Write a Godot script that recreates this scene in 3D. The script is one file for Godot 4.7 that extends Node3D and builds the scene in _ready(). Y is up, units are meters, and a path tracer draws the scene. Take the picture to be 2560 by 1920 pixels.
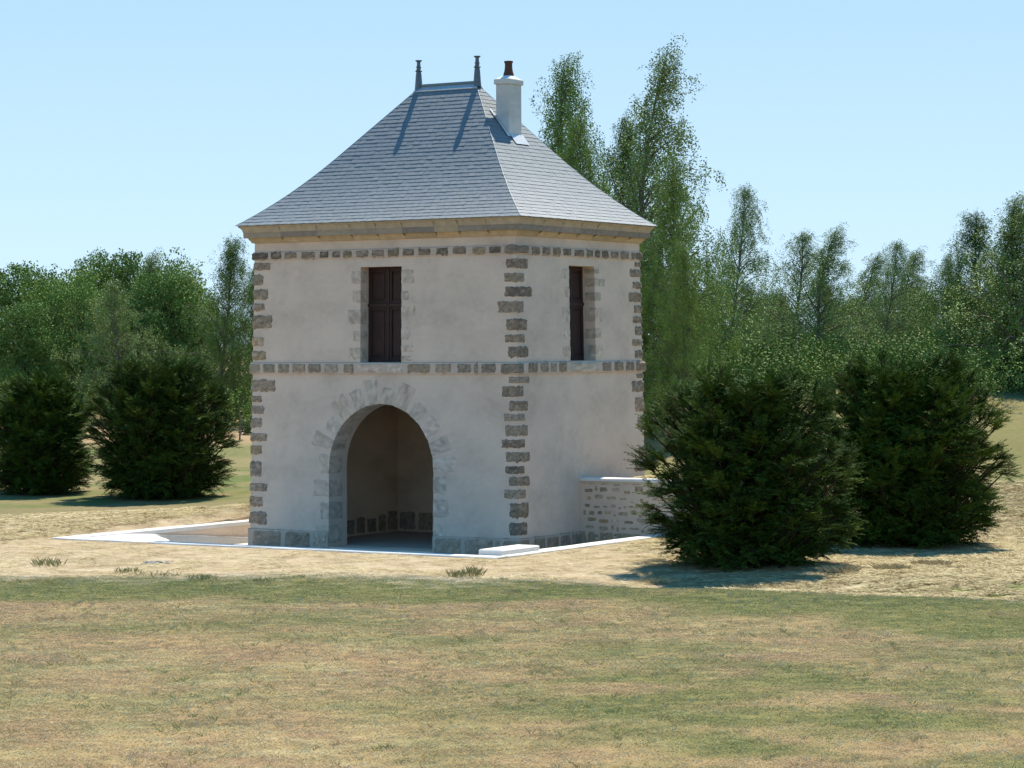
extends Node3D

# ---------------------------------------------------------------- constants
const CAM_H := 3.36
const L := 5.747          # long front face of the pavilion
const W := 4.486          # short right face
const EAVE := 0.25        # slate overhang
const Y_EAVE := 5.72
const BASE := Vector3(0.078, 0.0, -46.0)
const TURN := -0.5531     # the pavilion's turn about y
const FLOOR_Y := -0.36

var rng := RandomNumberGenerator.new()
var nz := FastNoiseLite.new()
var nz2 := FastNoiseLite.new()
var nz3 := FastNoiseLite.new()
var M := {}
var names := {}


class MB:
	var v := PackedVector3Array()
	var n := PackedVector3Array()
	var c := PackedColorArray()

	func tri(a: Vector3, b: Vector3, d: Vector3, col: Color) -> void:
		var m := (d - a).cross(b - a).normalized()
		v.append(a); v.append(b); v.append(d)
		n.append(m); n.append(m); n.append(m)
		c.append(col); c.append(col); c.append(col)

	func quad(a: Vector3, b: Vector3, d: Vector3, e: Vector3, col: Color) -> void:
		tri(a, b, d, col)
		tri(a, d, e, col)

	# a quad turned so that it faces away from a point
	func quad_out(a: Vector3, b: Vector3, d: Vector3, e: Vector3, from: Vector3, col: Color) -> void:
		var m := (d - a).cross(b - a)
		if m.dot((a + b + d + e) / 4.0 - from) >= 0.0:
			quad(a, b, d, e, col)
		else:
			quad(e, d, b, a, col)

	func box(lo: Vector3, hi: Vector3, col: Color, bevel := 0.0) -> void:
		var mid := (lo + hi) / 2.0
		if bevel <= 0.0:
			var p := []
			for i in 8:
				p.append(Vector3(hi.x if i & 1 else lo.x, hi.y if i & 2 else lo.y, hi.z if i & 4 else lo.z))
			for f in [[0, 1, 3, 2], [4, 5, 7, 6], [0, 1, 5, 4], [2, 3, 7, 6], [0, 2, 6, 4], [1, 3, 7, 5]]:
				quad_out(p[f[0]], p[f[1]], p[f[2]], p[f[3]], mid, col)
			return
		var h := (hi - lo) / 2.0
		var b: float = min(bevel, min(h.x, min(h.y, h.z)) * 0.8)
		for ax in 3:
			for s in [-1.0, 1.0]:
				var pts := []
				for k in [[-1, -1], [1, -1], [1, 1], [-1, 1]]:
					var q := Vector3.ZERO
					q[ax] = s * h[ax]
					q[(ax + 1) % 3] = k[0] * (h[(ax + 1) % 3] - b)
					q[(ax + 2) % 3] = k[1] * (h[(ax + 2) % 3] - b)
					pts.append(mid + q)
				quad_out(pts[0], pts[1], pts[2], pts[3], mid, col)
		for ax in 3:
			for s in [-1.0, 1.0]:
				for t in [-1.0, 1.0]:
					var i := (ax + 1) % 3
					var j := (ax + 2) % 3
					var pts := []
					for k in [[-1, 0], [1, 0], [1, 1], [-1, 1]]:
						var q := Vector3.ZERO
						q[ax] = k[0] * (h[ax] - b)
						q[i] = s * (h[i] if k[1] == 0 else h[i] - b)
						q[j] = t * (h[j] - b if k[1] == 0 else h[j])
						pts.append(mid + q)
					quad_out(pts[0], pts[1], pts[2], pts[3], mid, col)
		for i in 8:
			var s := Vector3(1 if i & 1 else -1, 1 if i & 2 else -1, 1 if i & 4 else -1)
			var a := mid + s * Vector3(h.x, h.y - b, h.z - b)
			var d := mid + s * Vector3(h.x - b, h.y, h.z - b)
			var e := mid + s * Vector3(h.x - b, h.y - b, h.z)
			if (e - a).cross(d - a).dot(s) > 0.0:
				tri(a, d, e, col)
			else:
				tri(a, e, d, col)

	func put(xf: Transform3D, tv: PackedVector3Array, tn: PackedVector3Array, col: Color) -> void:
		v.append_array(xf * tv)
		n.append_array(Transform3D(xf.basis.orthonormalized(), Vector3.ZERO) * tn)
		var cc := PackedColorArray()
		cc.resize(tv.size())
		cc.fill(col)
		c.append_array(cc)

	func tube(pts: Array, radii: Array, sides: int, col: Color) -> void:
		var rings := []
		for i in pts.size():
			var d: Vector3 = (pts[min(i + 1, pts.size() - 1)] - pts[max(i - 1, 0)]).normalized()
			var a := d.cross(Vector3(0.31, 0.2, 0.93)).normalized()
			var b := d.cross(a)
			var r := []
			for k in sides:
				var t := TAU * k / sides
				r.append([a * cos(t) + b * sin(t), radii[i]])
			rings.append(r)
		for i in pts.size() - 1:
			for k in sides:
				var k2 := (k + 1) % sides
				var a0: Vector3 = rings[i][k][0]
				var a1: Vector3 = rings[i][k2][0]
				var b0: Vector3 = rings[i + 1][k][0]
				var b1: Vector3 = rings[i + 1][k2][0]
				var p0: Vector3 = pts[i] + a0 * radii[i]
				var p1: Vector3 = pts[i] + a1 * radii[i]
				var p2: Vector3 = pts[i + 1] + b1 * radii[i + 1]
				var p3: Vector3 = pts[i + 1] + b0 * radii[i + 1]
				for q in [[p0, a0], [p3, b0], [p2, b1], [p0, a0], [p2, b1], [p1, a1]]:
					v.append(q[0]); n.append(q[1]); c.append(col)

	func lathe(at: Vector3, prof: Array, sides: int, col: Color) -> void:
		for i in prof.size() - 1:
			for k in sides:
				var t0 := TAU * k / sides
				var t1 := TAU * (k + 1) / sides
				var p := [Vector3(cos(t0) * prof[i][0], prof[i][1], sin(t0) * prof[i][0]), Vector3(cos(t1) * prof[i][0], prof[i][1], sin(t1) * prof[i][0]), Vector3(cos(t1) * prof[i + 1][0], prof[i + 1][1], sin(t1) * prof[i + 1][0]), Vector3(cos(t0) * prof[i + 1][0], prof[i + 1][1], sin(t0) * prof[i + 1][0])]
				quad_out(at + p[0], at + p[1], at + p[2], at + p[3], at + Vector3(0, (prof[i][1] + prof[i + 1][1]) / 2.0, 0), col)

	func mesh() -> ArrayMesh:
		var a := []
		a.resize(Mesh.ARRAY_MAX)
		a[Mesh.ARRAY_VERTEX] = v
		a[Mesh.ARRAY_NORMAL] = n
		a[Mesh.ARRAY_COLOR] = c
		var m := ArrayMesh.new()
		m.add_surface_from_arrays(Mesh.PRIMITIVE_TRIANGLES, a)
		return m


# ---------------------------------------------------------------- helpers
func numbered(called: String) -> String:
	if not names.has(called):
		names[called] = 0
		return called
	names[called] += 1
	return "%s_%03d" % [called, names[called]]


func thing(called: String, label: String, category: String, at := Vector3.ZERO, turn := 0.0, group := "") -> Node3D:
	var o := Node3D.new()
	o.name = numbered(called)
	add_child(o)
	o.position = at
	o.rotation.y = turn
	tag(o, label, category, group)
	return o


func tag(o: Node, label: String, category: String, group := "") -> void:
	o.set_meta("label", label)
	o.set_meta("category", category)
	if group:
		o.set_meta("group", group)


func part(mb: MB, called: String, mat: Material, parent: Node) -> MeshInstance3D:
	return inst(mb.mesh(), called, mat, parent)


func inst(mesh: Mesh, called: String, mat: Material, parent: Node) -> MeshInstance3D:
	var o := MeshInstance3D.new()
	o.mesh = mesh
	o.material_override = mat
	if parent == self:
		o.name = numbered(called)
		add_child(o)
	else:
		o.name = called
		parent.add_child(o, true)
	return o


func rr(a: float, b: float) -> float:
	return rng.randf_range(a, b)


func tone(c: Color, j := 0.08) -> Color:
	var k := 1.0 + rr(-j, j)
	return Color(c.r * k * (1.0 + rr(-j, j) * 0.3), c.g * k, c.b * k * (1.0 + rr(-j, j) * 0.3))


# a seamless picture from weighted noise layers, mapped through a ramp of linear colours
func noise_tex(size: int, layers: Array, ramp: Array, sd: int) -> ImageTexture:
	var sum := PackedFloat32Array()
	sum.resize(size * size)
	var wsum := 0.0
	for l in layers:
		var f := FastNoiseLite.new()
		f.seed = sd
		sd += 7
		f.noise_type = l.get("type", FastNoiseLite.TYPE_SIMPLEX_SMOOTH)
		f.frequency = l.freq
		f.fractal_octaves = l.get("oct", 3)
		var im: Image = f.get_seamless_image(size, size)
		im.convert(Image.FORMAT_L8)
		var d := im.get_data()
		var w: float = l.w
		wsum += w
		for i in size * size:
			sum[i] += d[i] * w
	var lut := []
	for i in 256:
		var t := i / 255.0
		var k := 0
		while k < ramp.size() - 2 and t > ramp[k + 1][0]:
			k += 1
		var a: Color = ramp[k][1]
		var b: Color = ramp[k + 1][1]
		var col := a.lerp(b, clampf((t - ramp[k][0]) / (ramp[k + 1][0] - ramp[k][0]), 0, 1)).linear_to_srgb()
		lut.append([int(clampf(col.r, 0, 1) * 255), int(clampf(col.g, 0, 1) * 255), int(clampf(col.b, 0, 1) * 255)])
	var out := PackedByteArray()
	out.resize(size * size * 3)
	for i in size * size:
		var q: Array = lut[int(clampf(sum[i] / wsum, 0, 255))]
		out[i * 3] = q[0]
		out[i * 3 + 1] = q[1]
		out[i * 3 + 2] = q[2]
	return ImageTexture.create_from_image(Image.create_from_data(size, size, false, Image.FORMAT_RGB8, out))


func grey_ramp(lo: float, hi: float) -> Array:
	return [[0.2, Color(lo, lo, lo)], [0.8, Color(hi, hi, hi)]]


func bump_tex(size: int, freq: float, oct: int, strength: float, sd: int) -> ImageTexture:
	var f := FastNoiseLite.new()
	f.seed = sd
	f.frequency = freq
	f.fractal_octaves = oct
	var im: Image = f.get_seamless_image(size, size)
	im.convert(Image.FORMAT_RGBA8)
	im.bump_map_to_normal_map(strength)
	return ImageTexture.create_from_image(im)


func mat(rough := 0.9, spec := 0.3, albedo: Texture2D = null, scale := 1.0, normal: Texture2D = null, nstrength := 1.0) -> StandardMaterial3D:
	var m := StandardMaterial3D.new()
	m.vertex_color_use_as_albedo = true
	m.roughness = rough
	m.metallic_specular = spec
	if albedo:
		m.albedo_texture = albedo
		m.uv1_triplanar = true
		m.uv1_world_triplanar = true
		m.uv1_scale = Vector3.ONE * scale
	if normal:
		m.normal_enabled = true
		m.normal_texture = normal
		m.normal_scale = nstrength
	return m


func _ready() -> void:
	# ---------------- camera, sky, sun, exposure
	var cam := Camera3D.new()
	cam.name = "camera"
	cam.position = Vector3(0, CAM_H, 0)
	cam.rotation = Vector3(-0.0129, 0, -0.0045)
	cam.fov = 16.75
	cam.near = 0.1
	cam.far = 6000
	add_child(cam)
	cam.make_current()
	var sky_mat := ProceduralSkyMaterial.new()
	sky_mat.sky_top_color = Color(0.03, 0.22, 0.50).linear_to_srgb()
	sky_mat.sky_horizon_color = Color(0.45, 0.60, 0.70).linear_to_srgb()
	sky_mat.sky_curve = 0.2
	sky_mat.sky_energy_multiplier = 1.0
	sky_mat.ground_bottom_color = Color(0.20, 0.18, 0.11).linear_to_srgb()
	sky_mat.ground_horizon_color = Color(0.30, 0.30, 0.24).linear_to_srgb()
	sky_mat.sun_angle_max = 1.0
	var env := Environment.new()
	env.background_mode = Environment.BG_SKY
	env.sky = Sky.new()
	env.sky.sky_material = sky_mat
	env.tonemap_mode = Environment.TONE_MAPPER_LINEAR
	env.tonemap_exposure = 1.65
	env.sdfgi_enabled = true
	env.ssao_enabled = true
	env.ssil_enabled = true
	var we := WorldEnvironment.new()
	we.name = "environment"
	we.environment = env
	add_child(we)
	var sun := DirectionalLight3D.new()
	sun.name = "sun"
	sun.basis = Basis.looking_at(-Vector3(0.18, 0.861, -0.475), Vector3.UP)
	sun.light_color = Color(1.0, 0.965, 0.90)
	sun.light_energy = 1.6
	sun.light_angular_distance = 0.5
	sun.shadow_enabled = true
	add_child(sun)

	rng.seed = 11
	nz.seed = 3
	nz.frequency = 0.5
	nz.fractal_octaves = 3
	nz2.seed = 19
	nz2.frequency = 2.2
	nz2.fractal_octaves = 3
	nz3.seed = 31
	nz3.frequency = 0.13
	nz3.fractal_octaves = 2
	make_materials()
	build_ground()
	build_court()
	build_pavilion()
	build_trees()
	build_bushes()
	build_small_things()
	build_grass()


func make_materials() -> void:
	var plaster_t := noise_tex(512, [{"freq": 0.006, "w": 1.2, "oct": 4}, {"freq": 0.04, "w": 0.5, "oct": 3}, {"freq": 0.25, "w": 0.35, "oct": 2}], [[0.25, Color(0.76, 0.74, 0.72)], [0.48, Color(0.91, 0.90, 0.89)], [0.7, Color(1, 0.985, 0.965)]], 5)
	M.plaster = mat(0.95, 0.2, plaster_t, 0.35, bump_tex(512, 0.05, 4, 2.0, 4), 0.35)
	var stone_t := noise_tex(512, [{"freq": 0.02, "w": 0.7, "oct": 4}, {"freq": 0.09, "w": 0.8, "oct": 3}, {"freq": 0.3, "w": 0.4, "oct": 2}], [[0.22, Color(0.28, 0.27, 0.26)], [0.42, Color(0.58, 0.57, 0.55)], [0.6, Color(0.86, 0.84, 0.8)], [0.8, Color(1, 1, 1)]], 21)
	M.stone = mat(0.95, 0.2, stone_t, 1.3, bump_tex(512, 0.06, 4, 5.0, 8), 0.9)
	M.pale_stone = mat(0.95, 0.2, noise_tex(512, [{"freq": 0.015, "w": 1.0, "oct": 4}, {"freq": 0.12, "w": 0.5, "oct": 3}], [[0.2, Color(0.66, 0.64, 0.6)], [0.5, Color(0.86, 0.85, 0.83)], [0.8, Color(1, 1, 1)]], 33), 0.8, bump_tex(512, 0.06, 3, 3.0, 9), 0.5)
	M.slate = mat(0.66, 1.0, noise_tex(256, [{"freq": 0.03, "w": 1.0, "oct": 3}, {"freq": 0.2, "w": 0.5, "oct": 2}], grey_ramp(0.78, 1.0), 45), 0.7)
	M.dark = mat(0.9, 0.2)
	M.kerb = mat(0.9, 0.3, noise_tex(256, [{"freq": 0.02, "w": 1.0, "oct": 4}, {"freq": 0.2, "w": 0.4, "oct": 2}], grey_ramp(0.84, 1.0), 51), 0.8)
	M.zinc = mat(0.45, 0.5, noise_tex(128, [{"freq": 0.05, "w": 1.0, "oct": 3}], grey_ramp(0.75, 1.0), 52), 2.0)
	M.zinc.metallic = 0.35
	M.wood = mat(0.6, 0.4, wood_tex(), 1.0)
	M.clay = mat(0.8, 0.3, noise_tex(128, [{"freq": 0.05, "w": 1.0, "oct": 3}], grey_ramp(0.7, 1.0), 54), 4.0)
	M.ground = mat(1.0, 0.1, noise_tex(512, [{"freq": 0.02, "w": 0.5, "oct": 3}, {"freq": 0.15, "w": 0.7, "oct": 3}, {"freq": 0.45, "w": 0.7, "oct": 1}], grey_ramp(0.55, 1.0), 61), 0.45)
	M.gravel = mat(1.0, 0.1, noise_tex(512, [{"freq": 0.04, "w": 0.5, "oct": 3}, {"freq": 0.4, "w": 0.6, "oct": 2}], grey_ramp(0.7, 1.0), 63), 0.8)
	M.bark = mat(0.95, 0.2, noise_tex(256, [{"freq": 0.05, "w": 1.0, "oct": 4}], [[0.3, Color(0.35, 0.33, 0.3)], [0.5, Color(0.8, 0.78, 0.74)], [0.7, Color(1, 1, 1)]], 71), 1.2)
	M.leaf = mat(0.7, 0.25)
	M.leaf.backlight = Color(0.62, 0.70, 0.22)
	M.needle = mat(0.7, 0.2)
	M.needle.backlight = Color(0.14, 0.22, 0.05)
	M.blade = mat(0.8, 0.2)
	M.blade.backlight = Color(1.0, 1.0, 0.75)
	M.paint = mat(0.5, 0.4)


func wood_tex() -> ImageTexture:
	var f := FastNoiseLite.new()
	f.seed = 77
	f.frequency = 0.03
	var im := Image.create(128, 128, false, Image.FORMAT_RGB8)
	for y in 128:
		for x in 128:
			var t := 0.8 + 0.2 * sin((x + 6.0 * f.get_noise_2d(x * 0.6, y * 0.12)) * 0.9) * f.get_noise_2d(x * 4.0, y * 0.3) + 0.2 * f.get_noise_2d(x * 9.0, y * 0.8)
			t = clampf(t, 0.4, 1.0)
			im.set_pixel(x, y, Color(t, t, t))
	return ImageTexture.create_from_image(im)


# ---------------------------------------------------------------- terrain
# pavilion plan coordinates of a world point: x along the front face (0 at the near corner, -L at the left), z towards the viewer
func plan(x: float, z: float) -> Vector2:
	var d := Vector3(x, 0, z) - BASE
	return Vector2(d.x * cos(TURN) - d.z * sin(TURN), d.x * sin(TURN) + d.z * cos(TURN))


func from_plan(px: float, pz: float) -> Vector3:
	return BASE + Vector3(px * cos(TURN) + pz * sin(TURN), 0, -px * sin(TURN) + pz * cos(TURN))


func in_court(p: Vector2, m: float) -> bool:
	if p.x < -7.58 + m or p.x > 1.88 - m or p.y > 3.65 - m or p.y < -6.4 + m:
		return false
	return not (p.x > -0.3 - m and p.y < -2.15 + m)


func crest_line(x: float) -> float:
	return 37.5 - 0.58 * maxf(x, 0.0)


func ground_h(x: float, z: float) -> float:
	var d := -z
	var h := 0.0
	var right := smoothstep(-7.0, 3.0, x)
	h += smoothstep(46.0, 66.0, d) * (0.25 + 1.85 * right + 0.02 * clampf(x, 0, 15))
	h += smoothstep(68.0, 98.0, d) * 0.5 * (1.0 - right)
	var p := plan(x, z)
	# earth held up by the rubble wall
	if p.y < -2.2:
		var k := smoothstep(-2.2, -2.5, p.y) * smoothstep(5.6, 3.4, p.x) * smoothstep(-0.6, 0.4, p.x) * smoothstep(-9.0, -6.0, p.y)
		h = maxf(h, 0.92 * k)
	# straw bank outside the left court wall
	h += 0.10 * smoothstep(-12.0, -8.5, p.x) * smoothstep(-7.0, -3.0, p.y) * smoothstep(3.0, 0.0, p.y) * smoothstep(-7.6, -8.0, p.x)
	# low crest of the lawn in front of the straw, on the right
	var e := d - crest_line(x)
	var s := smoothstep(0.3, 3.2, x)
	h += s * (0.08 * smoothstep(-5.0, -0.2, e) - 0.22 * smoothstep(-0.1, 1.3, e) + 0.14 * smoothstep(1.3, 4.5, e))
	h += 0.06 * nz3.get_noise_2d(x, z) * smoothstep(3.0, 6.0, absf(p.y - 1.5) + maxf(0, absf(p.x + 2.8) - 4.6))
	return h


func lawn_edge(x: float) -> float:
	if x > 0.6:
		return lerpf(38.2, crest_line(x) + 0.15, smoothstep(0.6, 3.2, x))
	return 38.2 + 0.9 * smoothstep(0.0, -6.0, x)


# base colour of the ground (linear)
func ground_colour(x: float, z: float) -> Color:
	var d := -z
	var a := nz.get_noise_2d(x * 0.8, z)
	var b := nz.get_noise_2d(x * 1.6 + 40.0, z * 2.0)
	var c := nz2.get_noise_2d(x * 0.55, z)
	var e := nz2.get_noise_2d(x * 2.0 + 90.0, z * 2.6)
	var big := nz3.get_noise_2d(x * 1.3, z * 1.6 + 60.0)
	# dry lawn
	var g := 0.24 + 0.5 * a + 0.3 * b + 0.22 * c + 0.4 * big
	# greener toward the lower right of the lawn and along its far edge
	g += 0.4 * smoothstep(32.0, 26.0, d) * smoothstep(-2.0, 2.0, x) * smoothstep(-0.15, 0.3, a + 0.3)
	var le := lawn_edge(x)
	g += 0.85 * smoothstep(le - 4.6, le - 2.6, d + 0.7 * a) * smoothstep(le + 1.0, le - 0.3, d)
	g = clampf(g, 0.0, 1.15)
	var tan := Color(0.27, 0.198, 0.096).lerp(Color(0.235, 0.158, 0.087), clampf(0.5 + 0.9 * b - 0.5 * a, 0, 1))
	tan = tan.lerp(Color(0.32, 0.25, 0.135), clampf(1.7 * (c + 0.6 * a) - 0.2, 0, 0.9))
	var green := Color(0.088, 0.10, 0.034).lerp(Color(0.135, 0.13, 0.048), clampf(0.5 + 1.2 * c, 0, 1))
	var lawn := tan.lerp(green, clampf(g, 0, 1) * 0.85)
	# soil and straw round the building
	var soil := Color(0.335, 0.26, 0.17).lerp(Color(0.385, 0.31, 0.21), clampf(0.5 + a + 0.6 * c, 0, 1))
	soil = soil.lerp(Color(0.25, 0.18, 0.105), clampf(1.2 * e - 0.3, 0, 0.4) * (1.0 - 0.7 * smoothstep(1.0, 3.5, x)))
	soil = soil.lerp(Color(0.40, 0.325, 0.205), clampf(smoothstep(1.5, 4.0, x) * (0.75 + 0.5 * e), 0, 1))
	soil = soil.lerp(Color(0.24, 0.175, 0.105), clampf(2.2 * nz2.get_noise_2d(x * 0.35 + 7.0, z * 2.4) - 0.55, 0, 0.5))
	var p := plan(x, z)
	var soft := smoothstep(2.6, 0.5, x)
	var k := smoothstep(le - 0.3 - 1.1 * soft, le + 0.3 + 0.9 * soft, d + 0.5 * e + (1.1 * c + 0.8 * a) * soft)
	# straw stops some way behind and to the left of the court
	var far := smoothstep(-9.6, -12.2, p.x + 1.1 * c + 0.8 * a) * smoothstep(2.8, 1.0, p.y + 0.6 * c)
	far = maxf(far, smoothstep(-6.5, -9.0, p.y + 1.4 * a) * (1.0 - smoothstep(1.0, 3.0, p.x) * 0.4))
	far = maxf(far, smoothstep(50.5, 54.0, d + 1.2 * a))
	far = maxf(far, smoothstep(8.4, 9.6, x - 0.15 * (46.0 - d) + 0.5 * a) * smoothstep(48.0, 44.0, d) * 0.0)
	# the bright strip of grass behind the crest at the far right
	var strip := smoothstep(4.4, 6.6, x + 0.8 * c) * smoothstep(0.2, 0.6, d - crest_line(x)) * smoothstep(3.8, 2.6, d - crest_line(x) - 0.3 * (x - 5.0))
	k *= 1.0 - far
	# far meadow
	var m := clampf(0.55 + 0.9 * a + 0.8 * big + 0.5 * c, 0, 1)
	var meadow := Color(0.20, 0.165, 0.085).lerp(Color(0.10, 0.125, 0.045), m)
	if x > -3.0:
		meadow = meadow.lerp(Color(0.19, 0.155, 0.075), 0.62 * smoothstep(48.0, 56.0, d))
	else:
		meadow = meadow.lerp(Color(0.29, 0.205, 0.12), smoothstep(78.0, 86.0, d + 2.0 * a))
		meadow = meadow.lerp(Color(0.19, 0.15, 0.085), 0.7 * smoothstep(57.5, 54.0, d + 1.5 * a))
	lawn = lawn.lerp(meadow, smoothstep(40.0, 46.0, d))
	var col := lawn.lerp(soil, k)
	col = col.lerp(Color(0.11, 0.135, 0.038), strip * 0.9)
	return col


func steps(list: Array) -> PackedFloat32Array:
	var out := PackedFloat32Array()
	var at: float = list[0]
	out.append(at)
	for i in range(1, list.size(), 2):
		var to: float = list[i]
		var n := int(ceil((to - at) / list[i + 1]))
		for k in n:
			out.append(at + (to - at) * (k + 1) / n)
		at = to
	return out


func build_ground() -> void:
	var xs := steps([-3000.0, -400, 1300, -100, 100, -32, 8, -16, 1.0, -9.2, 0.22, 9.2, 0.1, 16, 0.22, 32, 1.0, 100, 8, 400, 100, 3000, 1300])
	var ds := steps([-300.0, -20, 140, 14, 6, 19.5, 1.5, 48, 0.1, 56, 0.2, 72, 0.5, 110, 2.0, 200, 12, 600, 100, 4000, 1700])
	var nx := xs.size()
	var nd := ds.size()
	var v := PackedVector3Array()
	var n := PackedVector3Array()
	var c := PackedColorArray()
	v.resize(nx * nd)
	n.resize(nx * nd)
	c.resize(nx * nd)
	for j in nd:
		for i in nx:
			var x := xs[i]
			var z := -ds[j]
			var y := ground_h(x, z)
			var p := plan(x, z)
			if in_court(p, 0.12):
				y = -0.75
			v[j * nx + i] = Vector3(x, y, z)
			c[j * nx + i] = ground_colour(x, z) * 1.34
	for j in nd:
		for i in nx:
			var i0: int = max(i - 1, 0)
			var i1: int = min(i + 1, nx - 1)
			var j0: int = max(j - 1, 0)
			var j1: int = min(j + 1, nd - 1)
			n[j * nx + i] = (v[j1 * nx + i] - v[j0 * nx + i]).cross(v[j * nx + i0] - v[j * nx + i1]).normalized()
			if n[j * nx + i].y < 0:
				n[j * nx + i] = -n[j * nx + i]
	var idx := PackedInt32Array()
	idx.resize((nx - 1) * (nd - 1) * 6)
	var q := 0
	for j in nd - 1:
		for i in nx - 1:
			var a := j * nx + i
			for t in [a, a + nx, a + nx + 1, a, a + nx + 1, a + 1]:
				idx[q] = t
				q += 1
	var arr := []
	arr.resize(Mesh.ARRAY_MAX)
	arr[Mesh.ARRAY_VERTEX] = v
	arr[Mesh.ARRAY_NORMAL] = n
	arr[Mesh.ARRAY_COLOR] = c
	arr[Mesh.ARRAY_INDEX] = idx
	var m := ArrayMesh.new()
	m.add_surface_from_arrays(Mesh.PRIMITIVE_TRIANGLES, arr)
	inst(m, "ground", M.ground, self).set_meta("kind", "structure")


# ---------------------------------------------------------------- the sunken court
func wobble_box(mb: MB, lo: Vector3, hi: Vector3, col: Color, axis: int, step: float, amp: float) -> void:
	# a long bar in pieces whose edges waver a little
	var n := int(max(1, round((hi[axis] - lo[axis]) / step)))
	var prev := []
	for k in n + 1:
		var t: float = lerpf(lo[axis], hi[axis], float(k) / n)
		var o := (axis + 2) % 3 if axis == 0 else 0
		var ring := []
		var b := 0.015
		for e in [[lo[o], lo.y], [lo[o], hi.y - b], [lo[o] + b, hi.y], [hi[o] - b, hi.y], [hi[o], hi.y - b], [hi[o], lo.y]]:
			var pt := Vector3.ZERO
			pt[axis] = t
			pt[o] = e[0] + rr(-amp, amp)
			pt.y = e[1] + (rr(-amp, amp) if e[1] > lo.y else 0.0)
			ring.append(pt)
		if k > 0:
			for s in 5:
				mb.quad_out(prev[s], prev[s + 1], ring[s + 1], ring[s], (prev[0] + ring[5]) / 2.0, col)
		if k == 0 or k == n:
			for s in range(1, 5):
				mb.tri(ring[0], ring[s], ring[s + 1], col)
		prev = ring


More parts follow.
